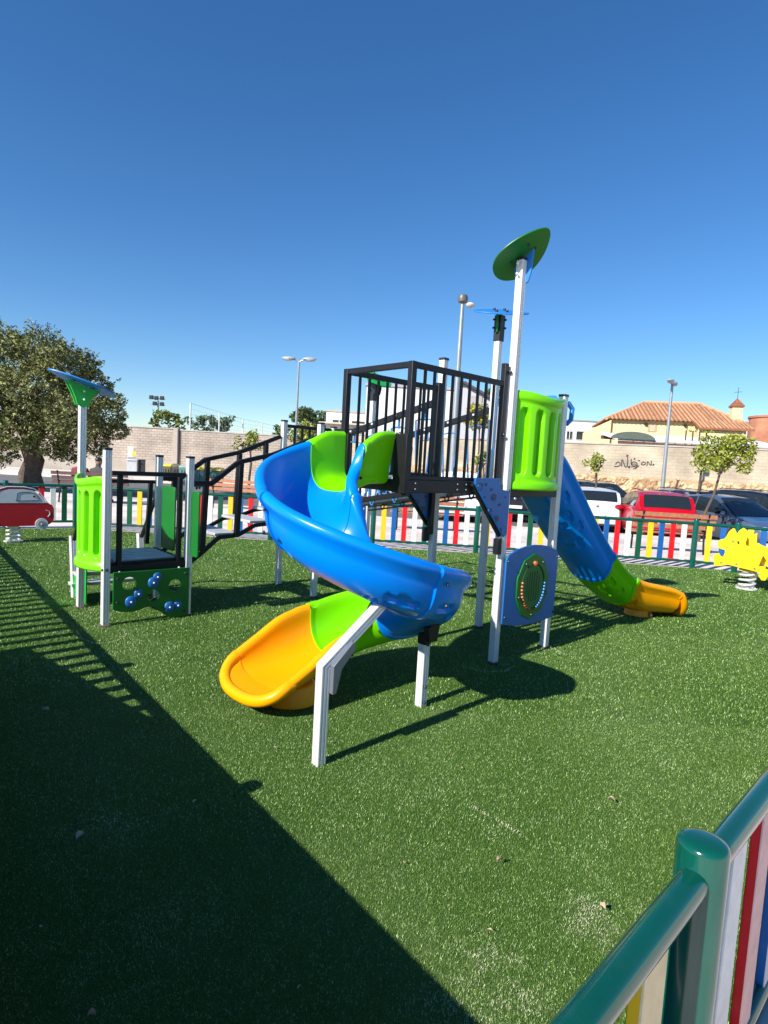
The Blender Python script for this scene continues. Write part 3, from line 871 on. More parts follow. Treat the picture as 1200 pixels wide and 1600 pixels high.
# bent support leg in front
p0 = wab(-.275, 3.03, 0); p1 = wab(-.275, 3.03, .535); p2 = wab(.05, 3.31, .865)
hz = (p2-p1); hz.z = 0; hz.normalize(); sdv = Vector((-hz.y, hz.x, 0))
mb = MB()
def sq_sweep(pts, w_):
    vs = []; fs = []; N = len(PO)
    sc_ = w_/PW
    for p, u, v in pts:
        for x, y in PO: vs.append(Vector(p)+Vector(u)*x*sc_+Vector(v)*y*sc_)
    for i in range(len(pts)-1):
        for k in range(N): fs.append((i*N+k, i*N+(k+1) % N, (i+1)*N+(k+1) % N, (i+1)*N+k))
    fs.append(tuple(range(N-1,-1,-1))); fs.append(tuple((len(pts)-1)*N+k for k in range(N)))
    return vs, fs
dirb = (p2-p1).normalized(); nb = dirb.cross(sdv).normalized()*-1
bis = (Vector((0,0,1))+dirb).normalized(); nm = bis.cross(sdv).normalized(); cosh = abs(nm.dot(hz))
nm = nm if nm.dot(hz) > 0 else -nm
nbp = dirb.cross(sdv).normalized(); nbp = nbp if nbp.dot(hz) > 0 else -nbp
vs, fs = sq_sweep([(p0, hz, sdv), (p1, nm/max(.5, cosh), sdv), (p2, nbp, sdv)], .058)
mb.add(vs, fs); leg = mb.build('support_leg', M['alu'], spl, smooth=0, label='bent white leg in front of the spiral')
mb = MB()
mb.prism([(.026,-.14),(.026,.015),(.15,.125),(.17,.09),(.08,-.01),(.05,-.14)], p1-sdv*.02, hz, (0,0,1), .04)
mb.build('corner_bracket', pbr('steel_grey', (.20,.22,.25), .4, .4), leg, bevel=.003)
mb = MB()
for z in (.03,.14,.45): mb.ball(p0+hz*.034+Vector((0,0,z)), .012, 8)
mb.ball(p1+dirb*.12+nbp*.034, .012, 8); mb.ball(p2-dirb*.04+nbp*.034, .012, 8)
mb.ball(p1-Vector((0,0,.03))+hz*.07-sdv*.0, .014, 8)
mb.build_each('bolt', M['cap'], leg)
mb = MB(); mb.bar(p2-dirb*.06, p2+dirb*.05, .072, .072, ref=sdv); mb.build('leg_cap', M['lamp'], leg, bevel=.006)
# straight support leg
q0 = wab(.32, 3.873, 0)
mb = MB(); mb.prism([(x*.95, y*.95) for x, y in PO], q0, (1,0,0), (0,1,0), .47); leg2 = mb.build('support_leg', M['alu'], spl, smooth=0, label='short straight white leg under the spiral')
mb = MB(); mb.box(q0.x-.034,q0.x+.034,q0.y-.034,q0.y+.034,.43,.50); mb.prism([(-.04,.46),(.04,.46),(.06,.57),(.0,.59),(-.05,.56)], q0-Vector((0,.03,0)), (1,0,0), (0,0,1), .05); mb.build('leg_cap', M['black'], leg2, bevel=.005)
mb = MB()
for z in (.03,.14,.43): mb.ball(q0+Vector((.0,-.034,z)), .012, 8); mb.ball(q0+Vector((.033,-.01,z)), .012, 8)
mb.build_each('bolt', M['cap'], leg2)

# straight slide on the far right side, turning slightly towards the viewer
def sl_path(s):
    a0, b0 = S+.03, .385
    s1 = .55; RR = 4.2
    if s < s1: return a0+s, b0, 0.0
    t = (s-s1)/RR; return a0+s1+RR*math.sin(t), b0-RR*(1-math.cos(t)), -t
SZ = [(0,1.50),(.12,1.46),(.25,1.37),(1.25,.50),(1.6,.25),(1.85,.14),(2.1,.09),(2.5,.06)]
SH = [(0,.30),(1.5,.28),(2.0,.30),(2.2,.29),(2.35,.27),(2.5,.22)]
def st2(s0, s1, n):
    out = []
    for i in range(n+1):
        s = s0+(s1-s0)*i/n; a, b, hd = sl_path(s); hgt = smooth_interp(SH, s)
        out.append((a, b, smooth_interp(SZ, s), hd, .278, hgt, hgt))
    return out
ss = empty('straight_slide'); ss.parent = ps
ss['label'] = 'long blue slide with lime and orange lower sections'
d_ = lambda n0, L_: [(L_*(.12+.76*((i*.618)%1)), .22+.56*((i*.37+.1)%1), .075+.015*(i%3), .06+.012*(i%2), .026) for i in range(n0)]
chute(st2(0, 1.27, 200), M['blue'], 'slide_section', ss, dents=[(.15,.16,.07,.06,.024),(.30,.30,.08,.06,.024),(.42,.14,.07,.05,.024),(.52,.43,.08,.06,.024),(.62,.24,.08,.05,.024),(.72,.36,.06,.05,.024),(.84,.15,.07,.05,.024),(.90,.46,.07,.06,.024),(1.02,.28,.09,.06,.024),(1.06,.42,.06,.05,.024)], label='long blue upper section')
chute(st2(1.27, 1.72, 90), M['lime'], 'slide_section', ss, dents=[(.14,.18,.07,.05,.028),(.24,.36,.08,.06,.028),(.34,.16,.05,.04,.028)], label='lime green lower section')
chute(st2(1.72, 2.46, 70), M['yellow'], 'slide_section', ss, dents=[(.09,.25,.05,.10,.03),(.10,.5,.05,.05,.025)], lip=True, seams=(False, False), label='orange yellow run-out')
a_, b_, _ = sl_path(2.14)
mb = MB(); mb.lathe([(.16,0),(.15,.03),(.12,.15)], (a_, b_, 0), 24); ft = mb.build('foot', M['yellow'], ss, bevel=.01)
mb = MB(); mb.ball((a_-.02, b_-.155, .035), .03, 10); mb.build_each('bolt', M['wood'], ft)
# blue entrance hood of the straight slide
hood = [(0.05,1.5),(.72,1.5),(.72,2.26),(.66,2.32),(.11,2.32),(.05,2.26)]
hole = [(.16,1.53),(.61,1.53),(.61,2.02)] + arcpts(.385,2.02,.225,0,math.pi,12)[1:]
mb = MB(); mb.prism(hood, (S+.02,0,0), (0,1,0), (0,0,1), .03, holes=[hole]); mb.build('entrance_hood', M['roofblue'], ss, bevel=.006)
mb = MB(); mb.tube([(S+.05,-.02,2.06),(S+.10,-.03,2.10),(S+.11,-.03,2.20),(S+.05,-.02,2.25)], .022, 8); mb.build('grab_handle', M['roofblue'], ss)

# ------------------------------------------------------------------ fences
PC = ['pyellow', 'pblue', 'pred', 'pwhite', 'fgreen_dark']
PN = {'pyellow':'yellow picket', 'pblue':'blue picket', 'pred':'red picket', 'pwhite':'white picket', 'fgreen_dark':'dark green picket'}
def fence(name, label, pts, post_at, phase=0, rev=False, pitch=.197, pickets=True, zlo=.12, zhi=.82, pw=.092, pd=.026, side=1, group=None, first_post=True, pr=.05, rr=.030):
    """pts: polyline of the fence foot; post_at: distances of posts; pickets fill between"""
    o = tag(empty(name, (pts[0][0], pts[0][1], 0)), label, 'fence', group)
    org = Vector((pts[0][0], pts[0][1], 0))
    P = [Vector((x, y, 0))-org for x, y in pts]
    acc = [0]
    for p, q in zip(P, P[1:]): acc.append(acc[-1]+(q-p).length)
    def at(d):
        for i in range(len(P)-1):
            if d <= acc[i+1] or i == len(P)-2:
                t = (d-acc[i])/(acc[i+1]-acc[i]); return P[i].lerp(P[i+1], t), (P[i+1]-P[i]).normalized()
    for z, r in ((zhi, rr), (zlo, rr*.8)):
        nm = 'top_rail' if z > .5 else 'bottom_rail'
        for i, (d0, d1) in enumerate(zip(post_at, post_at[1:])):
            b = MB(); p, q = at(d0)[0], at(d1)[0]; d = (q-p).normalized()
            b.tube([p+d*(pr-.008)+Vector((0,0,z)), q-d*(pr-.008)+Vector((0,0,z))], r, 16)
            b.build(nm, M['fgreen'], o)
    for d in post_at:
        p, _ = at(d); b = MB()
        H_ = .893
        b.lathe([(pr,-.05),(pr,H_-.012),(pr-.003,H_-.004),(pr-.008,H_),(pr*.6,H_+.003),(0.001,H_+.004)], p, 32)
        b.build('post', M['fgreen'], o)
    if pickets:
        for d0, d1 in zip(post_at, post_at[1:]):
            n = int(round((d1-d0)/pitch)); 
            for k in range(1, n):
                d = d0+(d1-d0)*k/n; p, t = at(d); c = (['pwhite','pred','pblue','pyellow','fgreen_dark'][(round((d-rev)/pitch)+4) % 5] if rev else PC[(k-1+phase) % 5])
                nrm = Vector((-t.y, t.x, 0)); b = MB(); z0 = zlo+.012; z1 = zhi-rr*.7
                b.bar(p+Vector((0,0,z0)), p+Vector((0,0,z1)), pd, pw, ref=t)
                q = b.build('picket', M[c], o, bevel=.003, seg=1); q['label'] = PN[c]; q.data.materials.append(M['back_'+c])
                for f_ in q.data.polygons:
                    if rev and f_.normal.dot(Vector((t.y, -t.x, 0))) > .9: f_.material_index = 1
    return o
bp_ = [(-5.98,11.5),(-2,11.32),(1.79,11.16),(5.76,10.79),(6.36,10.52),(9.0,9.16)]
Lb = sum(math.dist(a, b) for a, b in zip(bp_, bp_[1:]))
fence('picket_fence', 'long low fence of coloured pickets behind the slides, in front of the parked cars', bp_, [0]+[1.82+1.985*k for k in range(0, 6)]+[12.42, 14.0, Lb], phase=0)
fence('picket_fence', 'shaded picket fence behind the red spring car, left of the platform', [(-8.45,10.1),(-6.09,11.58)], [0.0,1.62,2.78], phase=0)
d2 = (9.0+.18, 9.16-.31); l2 = math.hypot(*d2); u2 = (d2[0]/l2, d2[1]/l2)
s0_ = ((.69+.18)*u2[0]+(1.157-.31)*u2[1])
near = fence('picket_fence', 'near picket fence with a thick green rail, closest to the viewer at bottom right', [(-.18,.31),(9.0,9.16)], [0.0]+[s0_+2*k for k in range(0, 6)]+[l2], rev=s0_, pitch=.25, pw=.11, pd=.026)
d1 = (-8.45+.26, 10.1-.40); l1 = math.hypot(*d1)
side = fence('picket_fence', 'picket fence on the left casting its railing shadow over the turf', [(-.26,.40),(-8.45,10.1)], [0.0]+[1.94+2.0*k for k in range(0, 5)]+[l1-.12], phase=1)
# unseen screen added outside the left fence, top edge shaped for the turf shadow
u1 = Vector((d1[0]/l1, d1[1]/l1, 0)); nn = Vector((-u1.y, u1.x, 0)); nn = nn if nn.x < 0 else -nn
o1 = Vector((-.26, .40, 0))
s_end = 4.69
mb = MB(); N_ = 40; vs = []; fs = []
for i in range(N_+1):
    s = s_end*i/N_; q = i/N_
    top = float(np.interp(q, [0,.56,.61,.75,.88,1.0], [.86,.86,.83,.74,.66,.57]))
    for z in (.03, top):
        for k_ in (.055, .060):
            p = o1+u1*s+nn*(k_+.004*math.sin(i*.9)); vs.append((p.x, p.y, z))
for i in range(N_):
    a = i*4; b = a+4
    for k, l in ((0,1),(1,3),(3,2),(2,0)): fs.append((a+k, a+l, b+l, b+k))
fs += [(0,2,3,1),(N_*4,N_*4+1,N_*4+3,N_*4+2)]
mb.add(vs, fs); bn = mb.build('shadow_screen', pbr('shadow_screen_dark', (.05,.05,.055), .9), smooth=60)
tag(bn, 'unseen dark screen along the left fence, added to cast the shadow on the turf', 'shadow_screen')

# ------------------------------------------------------------------ leaves lying on the turf
lm = pbr('dry_leaf', (.42,.30,.20), .7, 0, .3, 40)
for i, (px, py, sz, lb) in enumerate(((71,1112,.045,'pale dry leaf on the shaded turf at left'),(125,1310,.04,'pale narrow leaf in the dark lower left of the turf'),(955,1252,.035,'small pinkish leaf on the turf left of the near green post'),(780,1347,.032,'small brown leaf in the middle of the sunlit turf'),(941,1422,.025,'tiny dark leaf beside the pale sandy patch'),(143,1592,.022,'tiny pale leaf at the bottom left edge'))):
    p = G(px, py, .02); a = i*1.3
    mb = MB(); n = 9; vs = [(p.x+math.cos(a)*sz*(t-.5), p.y+math.sin(a)*sz*(t-.5), .026+.010*math.sin(t*3)) for t in np.linspace(0,1,n)]
    P = []; F_ = []
    for k, v in enumerate(vs):
        wdt = sz*.35*math.sin(math.pi*(.06+.88*k/(n-1)))
        P += [(v[0]-math.sin(a)*wdt, v[1]+math.cos(a)*wdt, v[2]+.012), v, (v[0]+math.sin(a)*wdt, v[1]-math.cos(a)*wdt, v[2]+.006)]
    for k in range(n-1): F_ += [(3*k,3*k+1,3*k+4,3*k+3),(3*k+1,3*k+2,3*k+5,3*k+4)]
    mb.add(P, F_); o = mb.build('fallen_leaf', lm); tag(o, lb, 'leaf', 'dry leaves on the turf')

for i in range(26):
    px = random.uniform(60, 1150); py = random.uniform(1010, 1590)
    if px > 850 and py > 1250: continue
    p = G(px, py, .014); a = random.uniform(0, 6.28); sz = random.uniform(.006,.014)
    mb = MB(); mb.add([(p.x+math.cos(a+t)*sz*q_, p.y+math.sin(a+t)*sz*q_, .016+random.random()*.005) for t, q_ in ((0,1),(1.4,.45),(3.1,1),(4.6,.5))], [(0,1,2,3)])
    o = mb.build('crumb', lm, smooth=0); o.parent = turf
# ------------------------------------------------------------------ spring riders
def coil(c, r, h, turns, th, parent, mat):
    mb = MB(); n = int(turns*22)
    pts = [(c[0]+r*math.cos(2*math.pi*turns*i/n), c[1]+r*math.sin(2*math.pi*turns*i/n), c[2]+h*i/n) for i in range(n+1)]
    mb.tube(pts, th, 8); return mb.build('spring', mat, parent)
def ell(cx, cz, rx, rz, n=24): return [(cx+rx*math.cos(2*math.pi*k/n), cz+rz*math.sin(2*math.pi*k/n)) for k in range(n)]
# red car; local x to the right in the picture, y away
sp0 = G(21, 846); rc = tag(empty('spring_rider', (sp0.x, sp0.y, 0), R(37)), 'red spring rider shaped like a little car with grey windows, far left', 'spring rider', 'spring riders')
coil((0,0,.02), .095, .26, 4, .017, rc, M['springw'])
mb = MB(); mb.lathe([(.14,0),(.14,.02)], (0,0,0), 24); mb.build('base_plate', M['springw'], rc)
bodyr = [(x_*.9, z_) for x_, z_ in [(-.62,.30),(-.50,.27),(.40,.27),(.52,.28),(.60,.33),(.62,.40),(.62,.55),(.59,.61),(.54,.635),(.46,.64),(.41,.72),(.35,.81),(.26,.87),(.12,.895),(-.10,.895),(-.20,.86),(-.42,.66),(-.62,.60),(-.68,.50)]]
for y, s_ in ((-.17, 1), (.15, 0)):
    mb = MB(); mb.prism(bodyr, (0,y+.02,0), (1,0,0), (0,0,1), .02); pn = mb.build('side_panel', M['riderred'], rc, bevel=.003)
    if s_:
        yy = y-.0005
        mb = MB(); mb.prism([(-.44,.642),(.45,.648),(.40,.72),(.33,.80),(.25,.85),(.12,.87),(-.08,.87),(-.19,.835)], (0,yy,0), (1,0,0), (0,0,1), .004); wn = mb.build('window', M['ridergrey'], pn)
        mb = MB(); mb.tube([(x, yy-.005, z) for x, z in ((.02,.68),(.34,.69),(.33,.74),(.28,.80),(.20,.825),(.08,.82),(.04,.80))], .005, 6, closed=True); mb.ball((.27,yy-.006,.755),.018,8,(1,.3,1)); mb.build('window_frame', M['cap'], wn)
        mb = MB(); mb.prism(bodyr, (0,yy+.001,0), (1,0,0), (0,0,1), .0005)
        mb = MB(); mb.tube([(.44,yy-.002,.53),(.49,yy-.002,.51),(.50,yy-.002,.46),(.47,yy-.002,.42)], .008, 6); mb.build('headlight', M['ridergrey'], pn)
        mb = MB(); mb.tube([(x,yy-.001,z+.012) for x, z in [(.46,.64),(.41,.72),(.35,.81),(.26,.87),(.12,.895),(-.10,.895),(-.20,.86),(-.42,.66)]], .009, 6); mb.build('trim', M['ridergrey'], pn)
        for x in (-.36, .38):
            mb = MB(); mb.prism(ell(x,.30,.095,.095), (0,yy,0), (1,0,0), (0,0,1), .022); wh = mb.build('wheel', M['ridergrey'], pn, bevel=.003)
            mb = MB(); mb.prism(ell(x,.30,.055,.055), (0,yy-.022,0), (1,0,0), (0,0,1), .008); mb.ball((x,yy-.032,.30),.02,8); mb.build('hub', M['lamp'], wh)
mb = MB(); mb.box(-.25,.15,-.145,.125,.40,.43); mb.box(-.12,.12,-.10,.10,.27,.31); mb.build('seat', M['black'], rc, bevel=.005)
mb = MB(); mb.tube([(.12,-.14,.60),(.12,.12,.60)], .014, 8); mb.build('handle', M['cap'], rc)
# yellow dog
sp1 = G(1166, 920); dg = tag(empty('spring_rider', (sp1.x, sp1.y, 0), R(-35)), 'yellow spring rider shaped like a smiling dog, at the right edge', 'spring rider', 'spring riders')
coil((0,0,.02), .105, .27, 3.6, .018, dg, M['springw'])
mb = MB(); mb.lathe([(.15,0),(.15,.02)], (0,0,0), 24); mb.build('base_plate', M['springw'], dg)
def uv(u, v): return ((u-905)/1000, (1350-v)/870+.02)
dogp = [uv(*q) for q in ((430,960),(480,945),(512,990),(565,975),(592,870),(500,855),(480,825),(468,765),(545,735),(580,690),(605,625),(632,588),(660,588),(705,665),(742,590),(775,568),(800,578),(838,610),(848,770),(1060,825),(1085,860),(1050,985),(1040,1030),(1160,1060),(1230,1040),(1290,980),(1340,990),(1330,1060),(1250,1130),(1180,1110),(1140,1205),(1092,1208),(1045,1150),(1062,1112),(980,1100),(640,1060),(540,1090),(460,1103))]
dogb = [uv(*q) for q in ((840,595),(870,590),(885,650),(925,640),(968,605),(975,740),(1190,812),(1210,900),(1180,1000),(1150,1030),(1040,1020),(900,1010),(850,800))]
mb = MB(); mb.prism(dogp, (0,-.14,0), (1,0,0), (0,0,1), .022); fp = mb.build('dog_panel', M['rideryellow'], dg, bevel=.003)
for q, r_ in (((676,743),.016),((548,1042),.016),((752,1038),.016),((990,1068),.016)):
    x, z = uv(*q); mb = MB(); mb.prism(ell(x,z,r_,r_,14), (0,-.1622,0), (1,0,0), (0,0,1), .004); mb.build('eye' if q[1] < 800 else 'bolt', M['wood'], fp)
mb = MB(); mb.tube([(uv(*q)[0], -.163, uv(*q)[1]) for q in ((565,820),(600,832),(645,836),(690,828),(720,815))], .004, 6); mb.build('mouth', M['wood'], fp)
mb = MB(); mb.tube([(uv(*q)[0], -.163, uv(*q)[1]) for q in ((838,612),(848,770),(1060,826),(1085,862),(1050,985))], .003, 6); mb.build('outline', M['wood'], fp)
mb = MB(); mb.prism(dogp, (0,.16,0), (1,0,0), (0,0,1), .022); mb.build('dog_panel', M['rideryellow'], dg, bevel=.003)
mb = MB(); mb.prism(dogb, (0,.03,0), (1,0,0), (0,0,1), .03); mb.build('backrest', M['rideryellow'], dg, bevel=.003)
mb = MB(); mb.box(-.08,.22,-.14,.14,.36,.385); mb.box(-.12,.12,-.10,.10,.28,.31); mb.build('seat', M['rideryellow'], dg, bevel=.004)
mb = MB(); mb.tube([(-.16,-.2,.72),(-.16,.2,.72)], .013, 8); mb.build('handle', M['cap'], dg)

# ------------------------------------------------------------------ far walls
cmu = brick_mat('block_wall', (.46,.38,.31), (.40,.33,.27), (.27,.22,.18), .36, .16, .012, rot=(R(90),0,0), bump=.6)
cmu2 = brick_mat('pale_block_wall', (.50,.41,.30), (.46,.38,.27), (.40,.33,.25), .36, .16, .010, rot=(R(90),0,0), bump=.4)
def wall_run(name, p0, p1, h, th, mat, label, z0=-.3, cap=None):
    L_ = math.dist(p0, p1); o = tag(empty(name, (*p0, 0), math.atan2(p1[1]-p0[1], p1[0]-p0[0])), label, 'wall')
    mb = MB(); mb.box(0, L_, 0, th, z0, h); mb.build('wall_body', mat, o, smooth=0)
    if cap: mb = MB(); mb.box(-.03, L_+.03, -.04, th+.04, h+.002, h+.08); mb.build('coping', cap, o, bevel=.01)
    return o, L_
wl, Ll = wall_run('block_wall', (-42,39.5), (-13.2,37.2), 2.93, .25, cmu, 'brownish block wall with plastered base behind the big tree, left', cap=M['concrete'])
mb = MB(); mb.box(.02, Ll-.02, -.03, -.002, -.14, .95); mb.build('plaster_base', pbr('grey_plaster', (.40,.35,.29), .9, 0, .15, .8, dirt=.4, dirtcol=(.25,.21,.18)), wl, smooth=0)
mb = MB(); mb.box(Ll-.25, Ll+.02, -.08, .28, -.14, 3.02); mb.build('pier', pbr('pier_plaster', (.42,.36,.30), .9), wl, smooth=0)
wm, Lm = wall_run('block_wall', (-13.1,37.3), (-3.3,37.0), 2.86, .25, cmu, 'brownish block wall between the bins and the small trees', cap=M['concrete'])
wr, Lr = wall_run('block_wall', (-3.3,37.0), (40,18.4), 3.15, .25, cmu2, 'pale block wall on a rocky base behind the parked cars, with graffiti', cap=M['concrete'])
# rubble masonry base
def rock_mat():
    m = bpy.data.materials.new('rubble_stone'); m.use_nodes = True; n = m.node_tree; b = n.nodes['Principled BSDF']; L = n.links; b.inputs['Roughness'].default_value = .95
    tc = n.nodes.new('ShaderNodeTexCoord'); v = n.nodes.new('ShaderNodeTexVoronoi'); v.inputs['Scale'].default_value = 3.6; L.new(tc.outputs['Object'], v.inputs['Vector'])
    cr = n.nodes.new('ShaderNodeValToRGB'); e = cr.color_ramp.elements; e[0].color = (.34,.19,.09,1); e[1].color = (.66,.47,.27,1); e[0].position = .1; e[1].position = .8
    L.new(v.outputs['Color'], cr.inputs[0])
    v2 = n.nodes.new('ShaderNodeTexVoronoi'); v2.feature = 'DISTANCE_TO_EDGE'; v2.inputs['Scale'].default_value = 3.6; L.new(tc.outputs['Object'], v2.inputs['Vector'])
    mr = n.nodes.new('ShaderNodeMapRange'); mr.inputs[2].default_value = .08; L.new(v2.outputs['Distance'], mr.inputs[0])
    mx = n.nodes.new('ShaderNodeMix'); mx.data_type = 'RGBA'; L.new(mr.outputs[0], mx.inputs[0]); mx.inputs[6].default_value = (.30,.21,.13,1); L.new(cr.outputs[0], mx.inputs[7])
    L.new(mx.outputs[2], b.inputs['Base Color']); return m
mb = MB(); nx, nz = 560, 16; vs = []; fs = []
xx = np.linspace(0, Lr, nx); 
from mathutils import noise as mn
for j in range(nz+1):
    for i in range(nx):
        z = -.28+1.84*j/nz; q = mn.voronoi(Vector((xx[i]*3.6/1, 0, z*3.6)))[0]
        dd = (q[1]-q[0]); y = -.45+.22*(j/nz) - min(.14, dd*.25)
        if j == nz: y = -.01
        vs.append((xx[i], y, z+(.05*mn.noise(Vector((xx[i]*.8,0,3))) if j == nz else 0)))
for j in range(nz):
    for i in range(nx-1): a = j*nx+i; fs.append((a, a+1, a+nx+1, a+nx))
mb.add(vs, fs); mb.build('rubble_base', rock_mat(), wr, smooth=0)
# graffiti strokes on the pale wall
gm = pbr('graffiti_black', (.035,.03,.04), .8)
wn_ = Vector((math.sin(math.atan2(18.4-37.0, 43.3)), -math.cos(math.atan2(18.4-37.0, 43.3)), 0))
def on_wall(px, py):
    d = ray(px, py); n = wn_; p0 = Vector((-3.3,37.0,0)); o = Vector((0,0,CAM_H))
    t = (p0-o).dot(n)/d.dot(n); return o+d*t+n*.012
strokes = [[(240,468),(300,468),(350,440),(345,400),(310,380),(275,400),(265,425)],[(375,460),(378,345),(395,345),(440,475),(480,470),(490,360),(488,295)],[(470,262),(495,268)],[(510,490),(525,462)],
 [(660,395),(600,375),(570,400),(575,440),(610,460),(650,440),(625,415),(600,425)],[(615,330),(622,318)],[(555,475),(600,470),(660,480),(700,450)],[(595,510),(640,505),(665,480)],[(700,360),(704,352)],
 [(790,380),(755,395),(745,425),(775,440),(815,425),(820,395),(790,380)],[(850,450),(855,380),(870,380),(910,440),(930,440),(932,360)],[(962,430),(980,435)],[(555,330),(553,400),(560,440)],[(660,395),(670,450),(640,490)]]
q = MB()
winv = wr.matrix_basis.inverted()
for s_ in strokes:
    P = [winv @ on_wall(940+u/12, 690+v/12) for u, v in s_]
    wd_ = .10 if len(s_) < 3 else .05
    for p_, r_ in zip(P, P[1:]):
        dd = (r_-p_).normalized(); q.bar(p_-dd*.02, r_+dd*.02, wd_, .006, ref=(0,1,0)) if False else q.tube([p_-dd*.015, r_+dd*.015], wd_/2, 6)
for i, v in enumerate(q.v): q.v[i] = (v[0], -.012+(v[1]+.012)*.08, v[2])
q.build('graffiti', gm, wr)
# utility doors on the left wall
def wall_box(name, px0, px1, py0, py1, Y, dep, mat, label, cat, group=None, z0=None):
    a = W(px0, py0, Y); b = W(px1, py1, Y)
    z_lo = b.z if z0 is None else z0
    o = tag(empty(name, ((a.x+b.x)/2, Y, 0)), label, cat, group); w_ = (b.x-a.x)/2
    mb = MB(); mb.box(-w_, w_, -dep, 0, z_lo, a.z); mb.build('housing', mat, o, bevel=.015)
    return o, w_, z_lo, a.z
cb, w_, z0_, z1_ = wall_box('utility_cabinet', 201, 222, 697, 727, 37.55, .12, pbr('cabinet_grey', (.60,.58,.53), .6, dirt=.5), 'pale metal utility cabinet with a yellow sticker set in the left wall', 'utility cabinet', z0=.95)
mb = MB(); mb.box(-.15,.25,-.135,-.122,1.15,1.42); mb.build('sticker', M['binlid'], cb)
cb, w_, z0_, z1_ = wall_box('meter_box', 186, 194, 711, 727, 37.8, .1, pbr('box_white', (.62,.60,.56), .6), 'small pale meter box on the wall left of the utility cabinet', 'meter box')
cb, w_, z0_, z1_ = wall_box('parking_meter_kiosk', 204, 219, 719, 745, 35.6, .5, pbr('kiosk_grey', (.45,.46,.47), .5, dirt=.3), 'grey street kiosk standing before the utility cabinet', 'kiosk', z0=0)
mb = MB(); mb.box(-w_*.8,w_*.8,-.51,-.502,.8,1.1); mb.build('panel', M['lamp'], cb)
mb = MB(); mb.box(-w_*1.05,w_*1.05,-.54,.02,z1_+.002,z1_+.06); mb.build('lid', pbr('kiosk_lid', (.6,.6,.58), .5), cb, bevel=.01)
cb, w_, z0_, z1_ = wall_box('litter_bin', 220, 227, 719, 745, 35.7, .4, pbr('dark_bin', (.03,.03,.035), .5), 'narrow dark bin right beside the grey kiosk', 'bin', z0=0)
mb = MB(); mb.box(-w_*1.1,w_*1.1,-.43,.02,z1_+.002,z1_+.05); mb.build('lid', M['cap'], cb, bevel=.01)
def container(px0, px1, py0, py1, Y, body, lid, label):
    a = W(px0, py0, Y); b = W(px1, py1, Y); w_ = (b.x-a.x)/2; H_ = a.z; dep = w_*1.1
    o = tag(empty('recycling_container', ((a.x+b.x)/2, Y, -.13)), label, 'recycling bin', 'recycling containers along the road')
    mb = MB()
    vs = []
    for z, k in ((.12,.86),(.5,.94),(H_*.92,1.0)):
        for sx, sy in ((-1,-1),(1,-1),(1,1),(-1,1)): vs.append((sx*w_*k, sy*dep/2*k, z))
    mb.add(vs, [(3,2,1,0),(8,9,10,11)]+[(i*4+j, i*4+(j+1)%4, (i+1)*4+(j+1)%4, (i+1)*4+j) for i in range(2) for j in range(4)])
    for k in (-.5,0,.5): mb.box(w_*k-.03,w_*k+.03,-dep/2-.03,-dep/2+.05,.35,H_*.8)
    mb.build('body', body, o, bevel=.02)
    mb = MB(); pr_ = [(-dep/2*1.04,H_*.93),(dep/2*1.04,H_*.93),(dep/2*1.0,H_*1.0),(0,H_*1.10),(-dep/2*1.0,H_*1.0)]
    mb.prism(pr_, (-w_*1.03,0,0), (0,1,0), (0,0,1), w_*2.06); mb.build('lid', lid, o, bevel=.02)
    for x in (-w_*.7, w_*.7):
        for y in (-dep*.3, dep*.3):
            mb = MB(); mb.cyl((x-.03,y,.08),(x+.03,y,.08),.08,12); mb.build('wheel', M['dark'], o)
teal = pbr('bin_teal', (.10,.22,.19), .4, 0, .1, 3, dirt=.2); olive = pbr('bin_olive', (.10,.11,.05), .5, 0, .1, 3, dirt=.2)
container(252, 268, 723, 748, 33, olive, M['binlid'], 'narrow olive recycling bin with a yellowish lid, leftmost of the row')
container(270, 280, 723, 748, 32.6, pbr('bin_brown', (.07,.06,.045), .5), olive, 'brown refuse bin between the olive and the teal bins')
container(281, 298, 725, 750, 32.4, teal, pbr('lid_grey', (.28,.36,.34), .5), 'teal bin with grey lid left of the yellow-lidded container')
container(304, 347, 727, 763, 27.5, teal, M['binlid'], 'wide teal recycling container with a yellow lid')

# ------------------------------------------------------------------ benches and people
def bench(x, y, rz, label, L_=1.8, mat=None, back=True):
    o = tag(empty('park_bench', (x, y, -.012), rz), label, 'bench', 'wooden benches along the pavement')
    mat = mat or M['wood']
    mb = MB()
    for k in range(4): mb.box(-L_/2, L_/2, -.22+k*.115, -.13+k*.115, .42, .455)
    mb.build('seat', mat, o, bevel=.006)
    mb = MB()
    for k in range(3): z = .54+k*.125; y_ = .25+.04*k; mb.box(-L_/2, L_/2, y_, y_+.035, z, z+.095)
    mb.build('backrest', mat, o, bevel=.006)
    for s_ in (-1, 1):
        x_ = s_*(L_/2-.18); mb = MB()
        mb.tube([(x_,-.20,0),(x_,-.18,.40),(x_,.20,.40),(x_,.29,.60),(x_,.37,.90)], .022, 8); mb.tube([(x_,.26,0),(x_,.20,.40)], .022, 8)
        mb.build('leg', M['black'], o)
    return o
p = G(132, 790)
b1 = bench(-8.35, 16.9, R(184), 'dark slatted bench with two people sitting on it, left of the low platform', 2.1, pbr('bench_brown', (.10,.05,.04), .5, 0, .2, 12))
q = G(1040, 868); bench(6.35, 13.1, R(177), 'reddish brown slatted bench in front of the red car', 1.75)
bench(1.05, 14.6, R(178), 'brown bench with a white bag on it, behind the fence in the middle', 1.8)
bench(-4.25, 17.4, R(166), 'brown bench seen between the arch bridge rails', 1.9)
